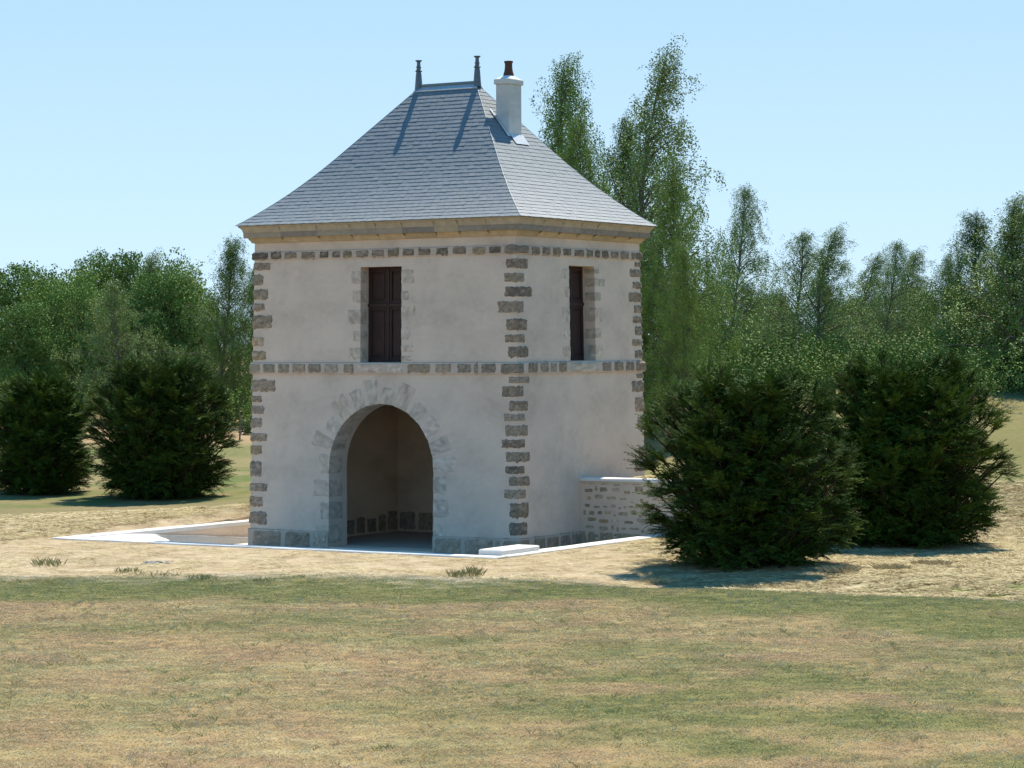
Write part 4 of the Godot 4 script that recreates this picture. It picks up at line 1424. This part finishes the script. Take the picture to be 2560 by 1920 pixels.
func build_trees() -> void:
	make_templates()
	var green := [Color(0.165, 0.25, 0.055), Color(0.19, 0.275, 0.06), Color(0.14, 0.22, 0.05), Color(0.235, 0.305, 0.085)]
	var deep := [Color(0.115, 0.18, 0.042), Color(0.135, 0.205, 0.048), Color(0.10, 0.16, 0.04)]
	var greyg := [Color(0.20, 0.265, 0.085), Color(0.175, 0.24, 0.07), Color(0.225, 0.285, 0.10)]
	var oakc := [Color(0.12, 0.195, 0.046), Color(0.14, 0.22, 0.05), Color(0.10, 0.165, 0.042)]
	var bark := Color(0.20, 0.17, 0.15)
	var bi := []
	bi.append(make_birch(101, 9.0, 0.46, 0.05, 74, 17, green, 1.0, strands, bark))
	bi.append(make_birch(202, 9.0, 0.52, 0.04, 76, 19, deep, 0.8, strands, bark))
	bi.append(make_birch(303, 9.0, 0.54, 0.06, 66, 14, greyg, 1.0, strands, bark))
	bi.append(make_birch(404, 9.0, 0.60, 0.01, 84, 19, green, 0.5, strands, bark))
	bi.append(make_birch(505, 9.0, 0.46, 0.07, 64, 13, greyg, 1.3, strands, bark))
	var oak := []
	oak.append(make_broadleaf(606, 9.0, 0.40, 46, 44, oakc))
	oak.append(make_broadleaf(707, 9.0, 0.46, 46, 44, green))
	var U := func(xd: float) -> float: return (xd * 1.15732 - 1280.0) / 6522.0
	var V := func(yd: float) -> float: return (876.0 - yd * 1.15732) / 6522.0
	# right: xd, yd of the top in the photograph, depth, model, width factor, turn, label
	var g1 := "birches on the bank behind the pavilion"
	for e in [
		[1203, 118, 66.0, 0, 0.8, 0.3, "tall birch whose narrow top shows just right of the chimney"],
		[1385, 98, 63.0, 4, 0.92, 0.0, "tallest birch, its thin leaning tip the highest point of the trees"],
		[1268, 250, 61.0, 3, 0.62, 2.0, "lower birch filling the gap between the two tallest tops behind the roof"],
		[1345, 255, 64.5, 1, 0.8, 1.1, "leafy birch with bare forked trunk just above the roof's right slope"],
		[1462, 340, 60.0, 3, 0.72, 4.0, "full birch hanging over the roof's right eave corner"],
		[1490, 520, 58.0, 0, 0.8, 2.6, "leafy birch beside the pavilion's right wall"],
		[1586, 398, 70.0, 2, 0.85, 0.2, "slim airy birch with a wispy pointed top standing free in the sky"],
		[1716, 500, 76.0, 2, 1.25, 5.0, "left one of the twin topped birches above the front yew"],
		[1770, 490, 74.0, 4, 1.3, 0.1, "right one of the twin topped birches above the front yew"],
		[1868, 545, 80.0, 4, 1.44, 0.5, "small open birch left of the paired tips over the rear yew"],
		[1915, 520, 78.0, 2, 1.06, 0.0, "birch with a windblown pointed tip over the rear yew"],
		[1950, 540, 82.0, 4, 1.38, 6.0, "thin birch with a separate leaning tip right of its neighbour"],
		[2048, 552, 74.0, 3, 0.62, 0.9, "low bushy birch left of the dense group at the right edge"],
		[2128, 462, 68.0, 1, 1.19, 2.2, "dark dense birch at the left of the right hand edge group"],
		[2180, 425, 66.0, 0, 1.12, 0.2, "tall pale green birch of the group at the right edge"],
		[2222, 400, 65.0, 4, 1.62, 1.0, "birch cut by the right edge of the picture"],
		]:
		plant_tree("birch_tree", bi[e[3]], 9.0, U.call(e[0]), V.call(e[1]), e[2], e[4], e[5], e[6], g1)
	var g2 := "lower trees closing the view between the birches"
	for e in [
		[1450, 595, 67.0, 1, 1.00, 0.3, "dark low tree right of the pavilion's upper wall"],
		[1540, 595, 72.0, 3, 0.88, 1.3, "low leafy tree under the slim airy birch"],
		[1625, 610, 77.0, 1, 1.19, 2.2, "dark filler tree between the slim birch and the twin birches"],
		[1690, 635, 82.0, 3, 1.00, 4.2, "low tree at the foot of the twin birches"],
		[1800, 615, 84.0, 1, 1.12, 3.1, "dark filler tree right of the twin birches"],
		[1880, 645, 88.0, 3, 1.06, 0.1, "low tree beneath the windblown birch tip"],
		[1985, 635, 86.0, 1, 1.19, 5.1, "dark filler tree before the pale gap in the skyline"],
		[2080, 595, 78.0, 3, 0.88, 2.8, "low tree in front of the right edge group's left side"],
		[2165, 595, 72.0, 1, 1.00, 1.9, "dark low tree at the crest of the grassy bank"],
		[2215, 555, 69.0, 3, 0.88, 0.7, "leafy low tree at the crest by the right edge"],
		]:
		plant_tree("small_tree", bi[e[3]], 9.0, U.call(e[0]), V.call(e[1]), e[2], e[4], e[5], e[6], g2)
	for e in [
		[1660, 640, 112.0, 0, 0.9, 0.4, "distant round tree behind the slim birch"],
		[1830, 650, 118.0, 1, 0.9, 1.4, "distant round tree behind the twin birches"],
		[1975, 625, 122.0, 0, 0.9, 2.4, "distant round tree in the skyline gap on the right"],
		[2090, 630, 116.0, 1, 0.9, 3.4, "distant round tree behind the right edge group"],
		[1500, 640, 110.0, 1, 0.9, 5.4, "distant round tree behind the pavilion's right wall"],
		]:
		plant_tree("round_tree", oak[e[3]], 9.0, U.call(e[0]), V.call(e[1]), e[2], e[4], e[5], e[6], "distant round headed trees")
	# left
	var g3 := "trees beyond the lawn on the left"
	for e in [
		[35, 575, 112.0, 0, 1.0, 0.3, "broad round tree cut by the left edge of the picture"],
		[128, 592, 110.0, 1, 0.8, 1.3, "broad light green tree next to the one at the left edge"],
		[245, 548, 122.0, 0, 0.85, 2.0, "rounded crown rising highest in the middle of the left wood"],
		[375, 568, 120.0, 1, 0.8, 3.0, "round tree behind the weeping birches on the left"],
		[180, 612, 100.0, 1, 0.8, 4.1, "leafy tree above the leftmost yew"],
		[350, 592, 100.0, 0, 0.75, 5.3, "leafy tree behind the larger left yew"],
		[55, 655, 97.0, 0, 0.85, 0.9, "low leafy tree at the left edge behind the leftmost yew"],
		]:
		plant_tree("round_tree", oak[e[3]], 9.0, U.call(e[0]), V.call(e[1]), e[2], e[4], e[5], e[6], g3)
	for e in [
		[300, 538, 104.0, 4, 1.1, 0.0, "birch with a thin leaning spike above the left wood"],
		[262, 600, 96.0, 2, 1.2, 2.0, "grey green birch between the two left yews"],
		[420, 590, 101.0, 2, 1.15, 4.0, "pale birch left of the dark pointed one"],
		[480, 512, 92.0, 1, 0.95, 0.2, "dark pointed birch standing highest left of the pavilion"],
		[545, 580, 95.0, 1, 1.0, 1.2, "drooping birch partly hidden by the pavilion's left corner"],
		]:
		plant_tree("birch_tree", bi[e[3]], 9.0, U.call(e[0]), V.call(e[1]), e[2], e[4], e[5], e[6], g3)
	# undergrowth between the trunks, one mass
	rng.seed = 4242
	for band in [["undergrowth", "dense low undergrowth at the foot of the birches on the right", 0.050, 0.225, 61.0, 74.0, 9000, 1.6], ["undergrowth", "dark low undergrowth at the foot of the left wood", -0.26, -0.098, 92.0, 106.0, 8000, 2.0]]:
		var ug := MB.new()
		var bushes := []
		for k in 90:
			bushes.append([rr(band[2], band[3]), rr(band[4], band[5]), rr(0.4, 1.0) * band[7]])
		for k in band[6]:
			var bb: Array = bushes[rng.randi() % bushes.size()]
			var x: float = bb[0] * bb[1] + rr(-1, 1) * rr(0.2, 1.0) * 1.3
			var z: float = -bb[1] + rr(-1, 1)
			var y: float = ground_h(x, z) + bb[2] * sqrt(rng.randf())
			var tp: Array = strands[rng.randi() % 10]
			ug.put(Transform3D(Basis.from_euler(Vector3(rr(-0.9, 0.9), rr(0, TAU), rr(-0.9, 0.9))) * rr(0.75, 1.1), Vector3(x, y, z)), tp[0], tp[1], tone(deep[rng.randi() % 3], 0.2))
		var uo := part(ug, band[0], M.leaf, self)
		uo.set_meta("kind", "stuff")
		tag(uo, band[1], "undergrowth")
	# young sapling in the dry grass
	var sx: float = U.call(517) * 84.0
	var sap := thing("sapling", "bare stemmed sapling in the dry grass left of the pavilion", "tree", Vector3(sx, ground_h(sx, -84.0), -84.0))
	var mb := MB.new()
	mb.tube([Vector3.ZERO, Vector3(0.02, 0.5, 0), Vector3(0, 1.1, 0)], [0.03, 0.025, 0.02], 6, bark)
	part(mb, "trunk", M.bark, sap)
	mb = MB.new()
	for k in 26:
		var tp: Array = strands[k % 10]
		mb.put(Transform3D(Basis.from_euler(Vector3(0, k, 0)) * 0.9, Vector3(rr(-0.45, 0.45), rr(0.9, 2.1), rr(-0.4, 0.4))), tp[0], tp[1], tone(green[0], 0.1))
	part(mb, "crown", M.leaf, sap)


# ---------------------------------------------------------------- yews
func make_yew(sd: int, hgt: float, rad: float, clumps: int, cols: Array, loose: float, belly: float) -> Array:
	rng.seed = sd
	var ph := rr(0, TAU)
	var wood := MB.new()
	var crown := MB.new()
	var brown := Color(0.06, 0.045, 0.035)
	var add_spray := func(p: Vector3, d: Vector3, size: float, col: Color) -> void:
		var b := Basis.looking_at(-d, Vector3(rr(-0.5, 0.5), 1, rr(-0.5, 0.5)))
		var sp: Array = sprays[rng.randi() % sprays.size()]
		crown.put(Transform3D(b * size, p), sp[0], sp[1], tone(col, 0.2))
	for i in clumps:
		var u := (i + 0.5) / clumps
		var y := lerpf(0.04, 0.90, pow(u, 0.95))
		var wide: float
		if y < belly:
			wide = lerpf(0.70, 1.0, sin(y / belly * PI / 2.0))
		else:
			wide = pow(maxf(0.0, 1.0 - pow((y - belly) / (0.98 - belly), 2.4)), 0.55)
		var an := i * 2.39996 + rr(-0.35, 0.35)
		# no two sides alike: broad lobes round the bush
		var lobe := 1.0 + 0.10 * sin(2.0 * an + ph + 3.0 * y) + 0.08 * sin(5.0 * an - ph + 7.0 * y)
		var k: float = (0.90 + rr(-loose, loose)) * (1.0 if i % 4 else 0.55) * lobe
		var c := Vector3(cos(an) * wide * rad * k, y * hgt, sin(an) * wide * rad * k)
		var out := Vector3(cos(an), 0, sin(an))
		var dir := (out * (1.0 - 0.75 * y) + Vector3(0, -0.05 + 0.85 * y, 0) + Vector3(rr(-0.3, 0.3), rr(-0.2, 0.2), rr(-0.3, 0.3))).normalized()
		var col: Color = cols[rng.randi() % cols.size()]
		var root := Vector3(c.x * 0.1, maxf(0.02, c.y - 0.25 - 0.6 * wide * rad * k), c.z * 0.1)
		var reach := rr(0.22, 0.42)
		wood.tube([root, root.lerp(c, 0.6) + Vector3(0, -0.08, 0), c, c + dir * reach * 0.9], [0.028, 0.018, 0.010, 0.003], 4, brown)
		# leading twigs fan out of the limb; sprays feather every twig
		for t in 6:
			var td := (dir + Vector3(rr(-1, 1), rr(-0.55, 0.6), rr(-1, 1)) * 0.62).normalized()
			var tl := reach * rr(0.65, 1.15)
			var start := c - dir * reach * rr(0.0, 0.5)
			wood.tube([start, start + td * tl], [0.008, 0.003], 3, brown)
			var side := td.cross(Vector3.UP).normalized()
			for j in 7:
				var f := (j + rng.randf()) / 7.0
				var p := start + td * tl * f + Vector3(0, -0.05 * f * f, 0)
				p.y = maxf(p.y, 0.04)
				var sd2 := (td * 0.8 + side * rr(-1.0, 1.0) + Vector3(0, rr(-0.3, 0.35), 0)).normalized()
				add_spray.call(p, td if j == 6 else sd2, rr(0.12, 0.22), col)
	# inner foliage, sparse and old
	for i in clumps * 26:
		var y := rng.randf() * 0.85
		var r := rad * 0.78 * sqrt(rng.randf()) * (1.0 if y < 0.5 else 1.5 - y)
		var an := rr(0, TAU)
		var d := Vector3(rr(-1, 1), rr(-0.5, 0.7), rr(-1, 1)).normalized()
		add_spray.call(Vector3(cos(an) * r, 0.08 + y * hgt, sin(an) * r), d, rr(0.2, 0.34), cols[0])
	return [wood.mesh(), crown.mesh()]


func build_bushes() -> void:
	var c1 := [Color(0.047, 0.083, 0.015), Color(0.064, 0.106, 0.017), Color(0.038, 0.072, 0.015)]
	var c2 := [Color(0.053, 0.095, 0.014), Color(0.072, 0.123, 0.017), Color(0.044, 0.081, 0.014)]
	var g := "yew bushes on the lawn round the pavilion"
	for e in [
		[2001, 3.2, 1.5, 230, c1, 0.11, Vector2(3.70, -40.6), "large loose dark yew in the straw, nearest the pavilion's right corner", 0.36],
		[2002, 3.4, 1.66, 260, c2, 0.10, Vector2(6.75, -44.8), "broad dense yew behind and right of the loose one", 0.26],
		[2003, 2.80, 1.08, 170, c2, 0.09, Vector2(-10.75, -59.4), "smaller yew at the far left, partly behind the larger one", 0.36],
		[2004, 3.2, 1.46, 250, c1, 0.07, Vector2(-7.75, -57.6), "dense rounded yew left of the pavilion", 0.36],
		]:
		var m := make_yew(e[0], e[1], e[2], e[3], e[4], e[5], e[8])
		var at: Vector2 = e[6]
		var t := thing("yew_bush", e[7], "bush", Vector3(at.x, ground_h(at.x, at.y) - 0.02, at.y), 0.0, g)
		inst(m[0], "stems", M.bark, t)
		inst(m[1], "foliage", M.needle, t)


# ---------------------------------------------------------------- small things
func tuft_mesh(sd: int, blades: int, hgt: float, rad: float, cols: Array, lie := 0.45, thick := 0.6) -> ArrayMesh:
	rng.seed = sd
	var mb := MB.new()
	for i in blades:
		var a := rr(0, TAU)
		var b := Vector3(cos(a), 0, sin(a)) * rad * sqrt(rng.randf())
		var lean := Vector3(rr(-1, 1), 0, rr(-1, 1)) * hgt * lie
		var hh := hgt * rr(0.45, 1.0)
		var s := Vector3(cos(a + 1.5), 0, sin(a + 1.5)) * rr(0.003, 0.006) * thick
		var mid := b + Vector3(0, hh * 0.6, 0) + lean * 0.35
		var tip := b + Vector3(0, hh, 0) + lean
		var col: Color = tone(cols[rng.randi() % cols.size()], 0.2)
		mb.tri(b - s, mid, b + s, col)
		mb.tri(b + s, mid, tip, col)
	return mb.mesh()


func build_small_things() -> void:
	rng.seed = 909
	var cols := [Color(0.26, 0.29, 0.11), Color(0.36, 0.30, 0.14), Color(0.45, 0.37, 0.2), Color(0.22, 0.26, 0.10)]
	var straw := [Color(0.55, 0.44, 0.24), Color(0.42, 0.31, 0.17), Color(0.5, 0.39, 0.21)]
	var place := func(xd: float, yd: float) -> Vector3:
		# where a sight line through a point of the picture meets the ground
		var dx := (xd * 1.15732 - 1280.0) / 6522.0
		var dy := (876.0 - yd * 1.15732) / 6522.0 - dx * 0.0045
		var d := CAM_H / -dy
		for k in 12:
			d = (CAM_H - ground_h(dx * d, -d)) / -dy
		return Vector3(dx * d, ground_h(dx * d, -d), -d)
	var i := 0
	for e in [[105, 1224, 0.24, 0.30, "small green grass tuft on bare soil at the far left"], [272, 1239, 0.17, 0.24, "yellowish grass tuft left of the low green tuft row"], [345, 1246, 0.14, 0.42, "low wide patch of grass between two tufts on the left"], [434, 1254, 0.16, 0.26, "dark green tuft at the end of the left row"], [566, 1258, 0.12, 0.26, "faint low tuft below the doorway's left side"], [985, 1248, 0.20, 0.16, "left tuft of the pair below the kerb's front corner"], [1020, 1246, 0.26, 0.18, "taller right tuft of the pair below the kerb's front corner"]]:
		var p: Vector3 = place.call(e[0], e[1])
		var t := thing("grass_tuft", e[4], "grass tuft", p, 0.0, "grass tufts at the edge of the lawn")
		inst(tuft_mesh(40 + i, 90, e[2] * 0.7, e[3] * 0.85, cols, 0.55, 0.4), "blades", M.blade, t)
		i += 1
	for e in [[1815, 1238, 0.16, 0.28, "dark clump of dry grass in the shadow edge of the loose yew"], [1925, 1232, 0.13, 0.25, "brownish dry clump on the straw right of the loose yew"], [2015, 1222, 0.12, 0.3, "dry clump on the straw below the dense yew"], [1610, 1268, 0.11, 0.3, "dry clump on the straw in front of the loose yew"], [1420, 1258, 0.09, 0.3, "dry clump at the left end of the yew's shadow"]]:
		var p: Vector3 = place.call(e[0], e[1])
		var t := thing("dry_grass_clump", e[4], "grass clump", p, 0.0, "dry clumps on the straw")
		inst(tuft_mesh(60 + i, 260, e[2] * 0.8, e[3], straw, 1.2, 0.45), "stalks", M.blade, t)
		i += 1
	# dark chips lying on the soil
	rng.seed = 515
	var pc: Vector3 = place.call(338, 1217)
	var chips := thing("slate_chips", "thin scatter of blue grey slate chips on the soil at left", "debris", pc)
	for k in 26:
		var x := rr(-0.22, 0.22)
		var z := rr(-0.25, 0.25)
		var s := rr(0.025, 0.06)
		var pts := []
		var hgt := ground_h(pc.x + x, pc.z + z) - pc.y + rr(0.008, 0.018)
		for j in 5:
			var an := j * TAU / 5 + rr(-0.4, 0.4)
			pts.append(Vector3(x + cos(an) * s, hgt + rr(-0.004, 0.006), z + sin(an) * s))
		var mb := MB.new()
		for j in range(1, 4):
			mb.tri(pts[0], pts[j], pts[j + 1], tone(Color(0.15, 0.16, 0.21), 0.2))
		for j in 5:
			mb.quad(pts[j], pts[(j + 1) % 5], pts[(j + 1) % 5] - Vector3(0, 0.02, 0), pts[j] - Vector3(0, 0.02, 0), Color(0.12, 0.13, 0.17))
		part(mb, "chip", M.slate, chips)
	# green shrub in the dry grass
	var sp: Vector3 = place.call(533, 947)
	var sh := thing("low_shrub", "small round green shrub in the dry grass by the pavilion's left edge", "shrub", sp)
	var mb := MB.new()
	for k in 40:
		var tp: Array = tufts[k % 10]
		mb.put(Transform3D(Basis.from_euler(Vector3(rr(-1, 1), k, 0)) * 0.5, Vector3(rr(-0.25, 0.25), rr(0.05, 0.4), rr(-0.25, 0.25))), tp[0], tp[1], tone(Color(0.09, 0.14, 0.04), 0.15))
	part(mb, "foliage", M.leaf, sh)
	# blue trough at the left edge
	var bp: Vector3 = place.call(0, 961)
	var tr := thing("blue_trough", "low blue trough with a white rim at the far left edge", "trough", bp + Vector3(-0.75, 0, 0))
	mb = MB.new()
	mb.box(Vector3(-0.9, 0.0, -0.45), Vector3(0.9, 0.26, 0.0), Color(0.05, 0.16, 0.42), 0.02)
	part(mb, "tub", M.paint, tr)
	mb = MB.new()
	mb.box(Vector3(-0.92, 0.262, -0.46), Vector3(0.92, 0.39, 0.01), Color(0.03, 0.05, 0.08), 0.01)
	part(mb, "band", M.paint, tr)
	mb = MB.new()
	mb.box(Vector3(-0.96, 0.392, -0.5), Vector3(0.96, 0.44, 0.05), Color(0.7, 0.72, 0.72), 0.01)
	part(mb, "rim", M.paint, tr)


func scatter(called: String, label: String, category: String, mesh: Mesh, xfs: Array, cols: PackedColorArray) -> void:
	var mm := MultiMesh.new()
	mm.transform_format = MultiMesh.TRANSFORM_3D
	mm.use_colors = true
	mm.mesh = mesh
	mm.instance_count = xfs.size()
	for i in xfs.size():
		mm.set_instance_transform(i, xfs[i])
		mm.set_instance_color(i, cols[i])
	var o := MultiMeshInstance3D.new()
	o.multimesh = mm
	o.material_override = M.blade
	o.name = called
	add_child(o)
	tag(o, label, category)
	o.set_meta("kind", "stuff")


func blade(r: float) -> float:
	return 1.0 - pow((1.0 - r) / (1.0 + r), 2.0)


func build_grass() -> void:
	# short turf: little sprigs of a few blades, coloured as the ground they grow from
	var turf := tuft_mesh(7, 12, 0.014, 0.09, [Color(1, 1, 1)], 2.4, 0.5)
	rng.seed = 77
	var xfs := []
	var cols := PackedColorArray()
	while xfs.size() < 76000:
		var d := sqrt(rr(20.0 * 20.0, 39.5 * 39.5))
		var x := rr(-1, 1) * (0.2 * d + 2.0)
		if d > lawn_edge(x) + rr(-0.3, 0.9):
			continue
		var z := -d
		var b := Basis.from_euler(Vector3(0, rr(0, TAU), 0)) * rr(0.7, 1.5)
		xfs.append(Transform3D(b, Vector3(x, ground_h(x, z) - 0.003, z)))
		# a single blade is lighter than the turf it makes up
		var t := ground_colour(x, z)
		cols.append(tone(Color(blade(t.r), blade(t.g), blade(t.b)), 0.14))
	scatter("lawn_grass", "short dry mown grass of the lawn in front", "grass", turf, xfs, cols)
	# taller weeds and dry stalks dotted over the lawn
	rng.seed = 79
	var weed := tuft_mesh(9, 7, 0.05, 0.03, [Color(1, 1, 1)], 0.6, 0.5)
	xfs = []
	cols = PackedColorArray()
	while xfs.size() < 3000:
		var d := sqrt(rr(20.0 * 20.0, 38.5 * 38.5))
		var x := rr(-1, 1) * (0.2 * d + 2.0)
		if d > lawn_edge(x) or nz.get_noise_2d(x * 1.3 + 30.0, d) < -0.1:
			continue
		xfs.append(Transform3D(Basis.from_euler(Vector3(0, rr(0, TAU), 0)) * rr(0.5, 1.5), Vector3(x, ground_h(x, -d) - 0.003, -d)))
		cols.append(tone([Color(0.62, 0.55, 0.36), Color(0.30, 0.36, 0.13), Color(0.48, 0.38, 0.22)][rng.randi() % 3], 0.15))
	scatter("lawn_weeds", "small weeds and dry stalks dotted over the lawn", "weeds", weed, xfs, cols)
	# straw lying on the soil
	rng.seed = 78
	var mb := MB.new()
	for k in 9:
		var p := Vector3(rr(-0.12, 0.12), rr(0.003, 0.012), rr(-0.12, 0.12))
		var a := rr(0, TAU)
		var e := p + Vector3(cos(a) * 0.11, rr(-0.006, 0.018), sin(a) * 0.11)
		var s := Vector3(-sin(a), 0.3, cos(a)) * 0.002
		mb.quad(p - s, e - s, e + s, p + s, tone(Color(1, 1, 1), 0.2))
	var wisp := mb.mesh()
	xfs = []
	cols = PackedColorArray()
	while xfs.size() < 42000:
		var d := rr(34.0, 53.0)
		var x := rr(-0.21, 0.215) * d
		var p := plan(x, -d)
		if d < lawn_edge(x) - 0.1 or in_court(p, -0.05):
			continue
		var many := smoothstep(1.2, 4.0, x) + 0.8 * smoothstep(-7.7, -8.5, p.x) * smoothstep(-13.0, -10.0, p.x) + 0.10
		if rng.randf() > many or nz2.get_noise_2d(x * 0.5, d * 0.7) < -0.18:
			continue
		xfs.append(Transform3D(Basis.from_euler(Vector3(0, rr(0, TAU), 0)) * rr(0.7, 1.6), Vector3(x, ground_h(x, -d) + 0.002, -d)))
		cols.append(tone([Color(0.50, 0.41, 0.22), Color(0.56, 0.47, 0.28), Color(0.40, 0.30, 0.16)][rng.randi() % 3], 0.15))
	scatter("straw", "pale cut straw strewn on the soil round the pavilion", "straw", wisp, xfs, cols)
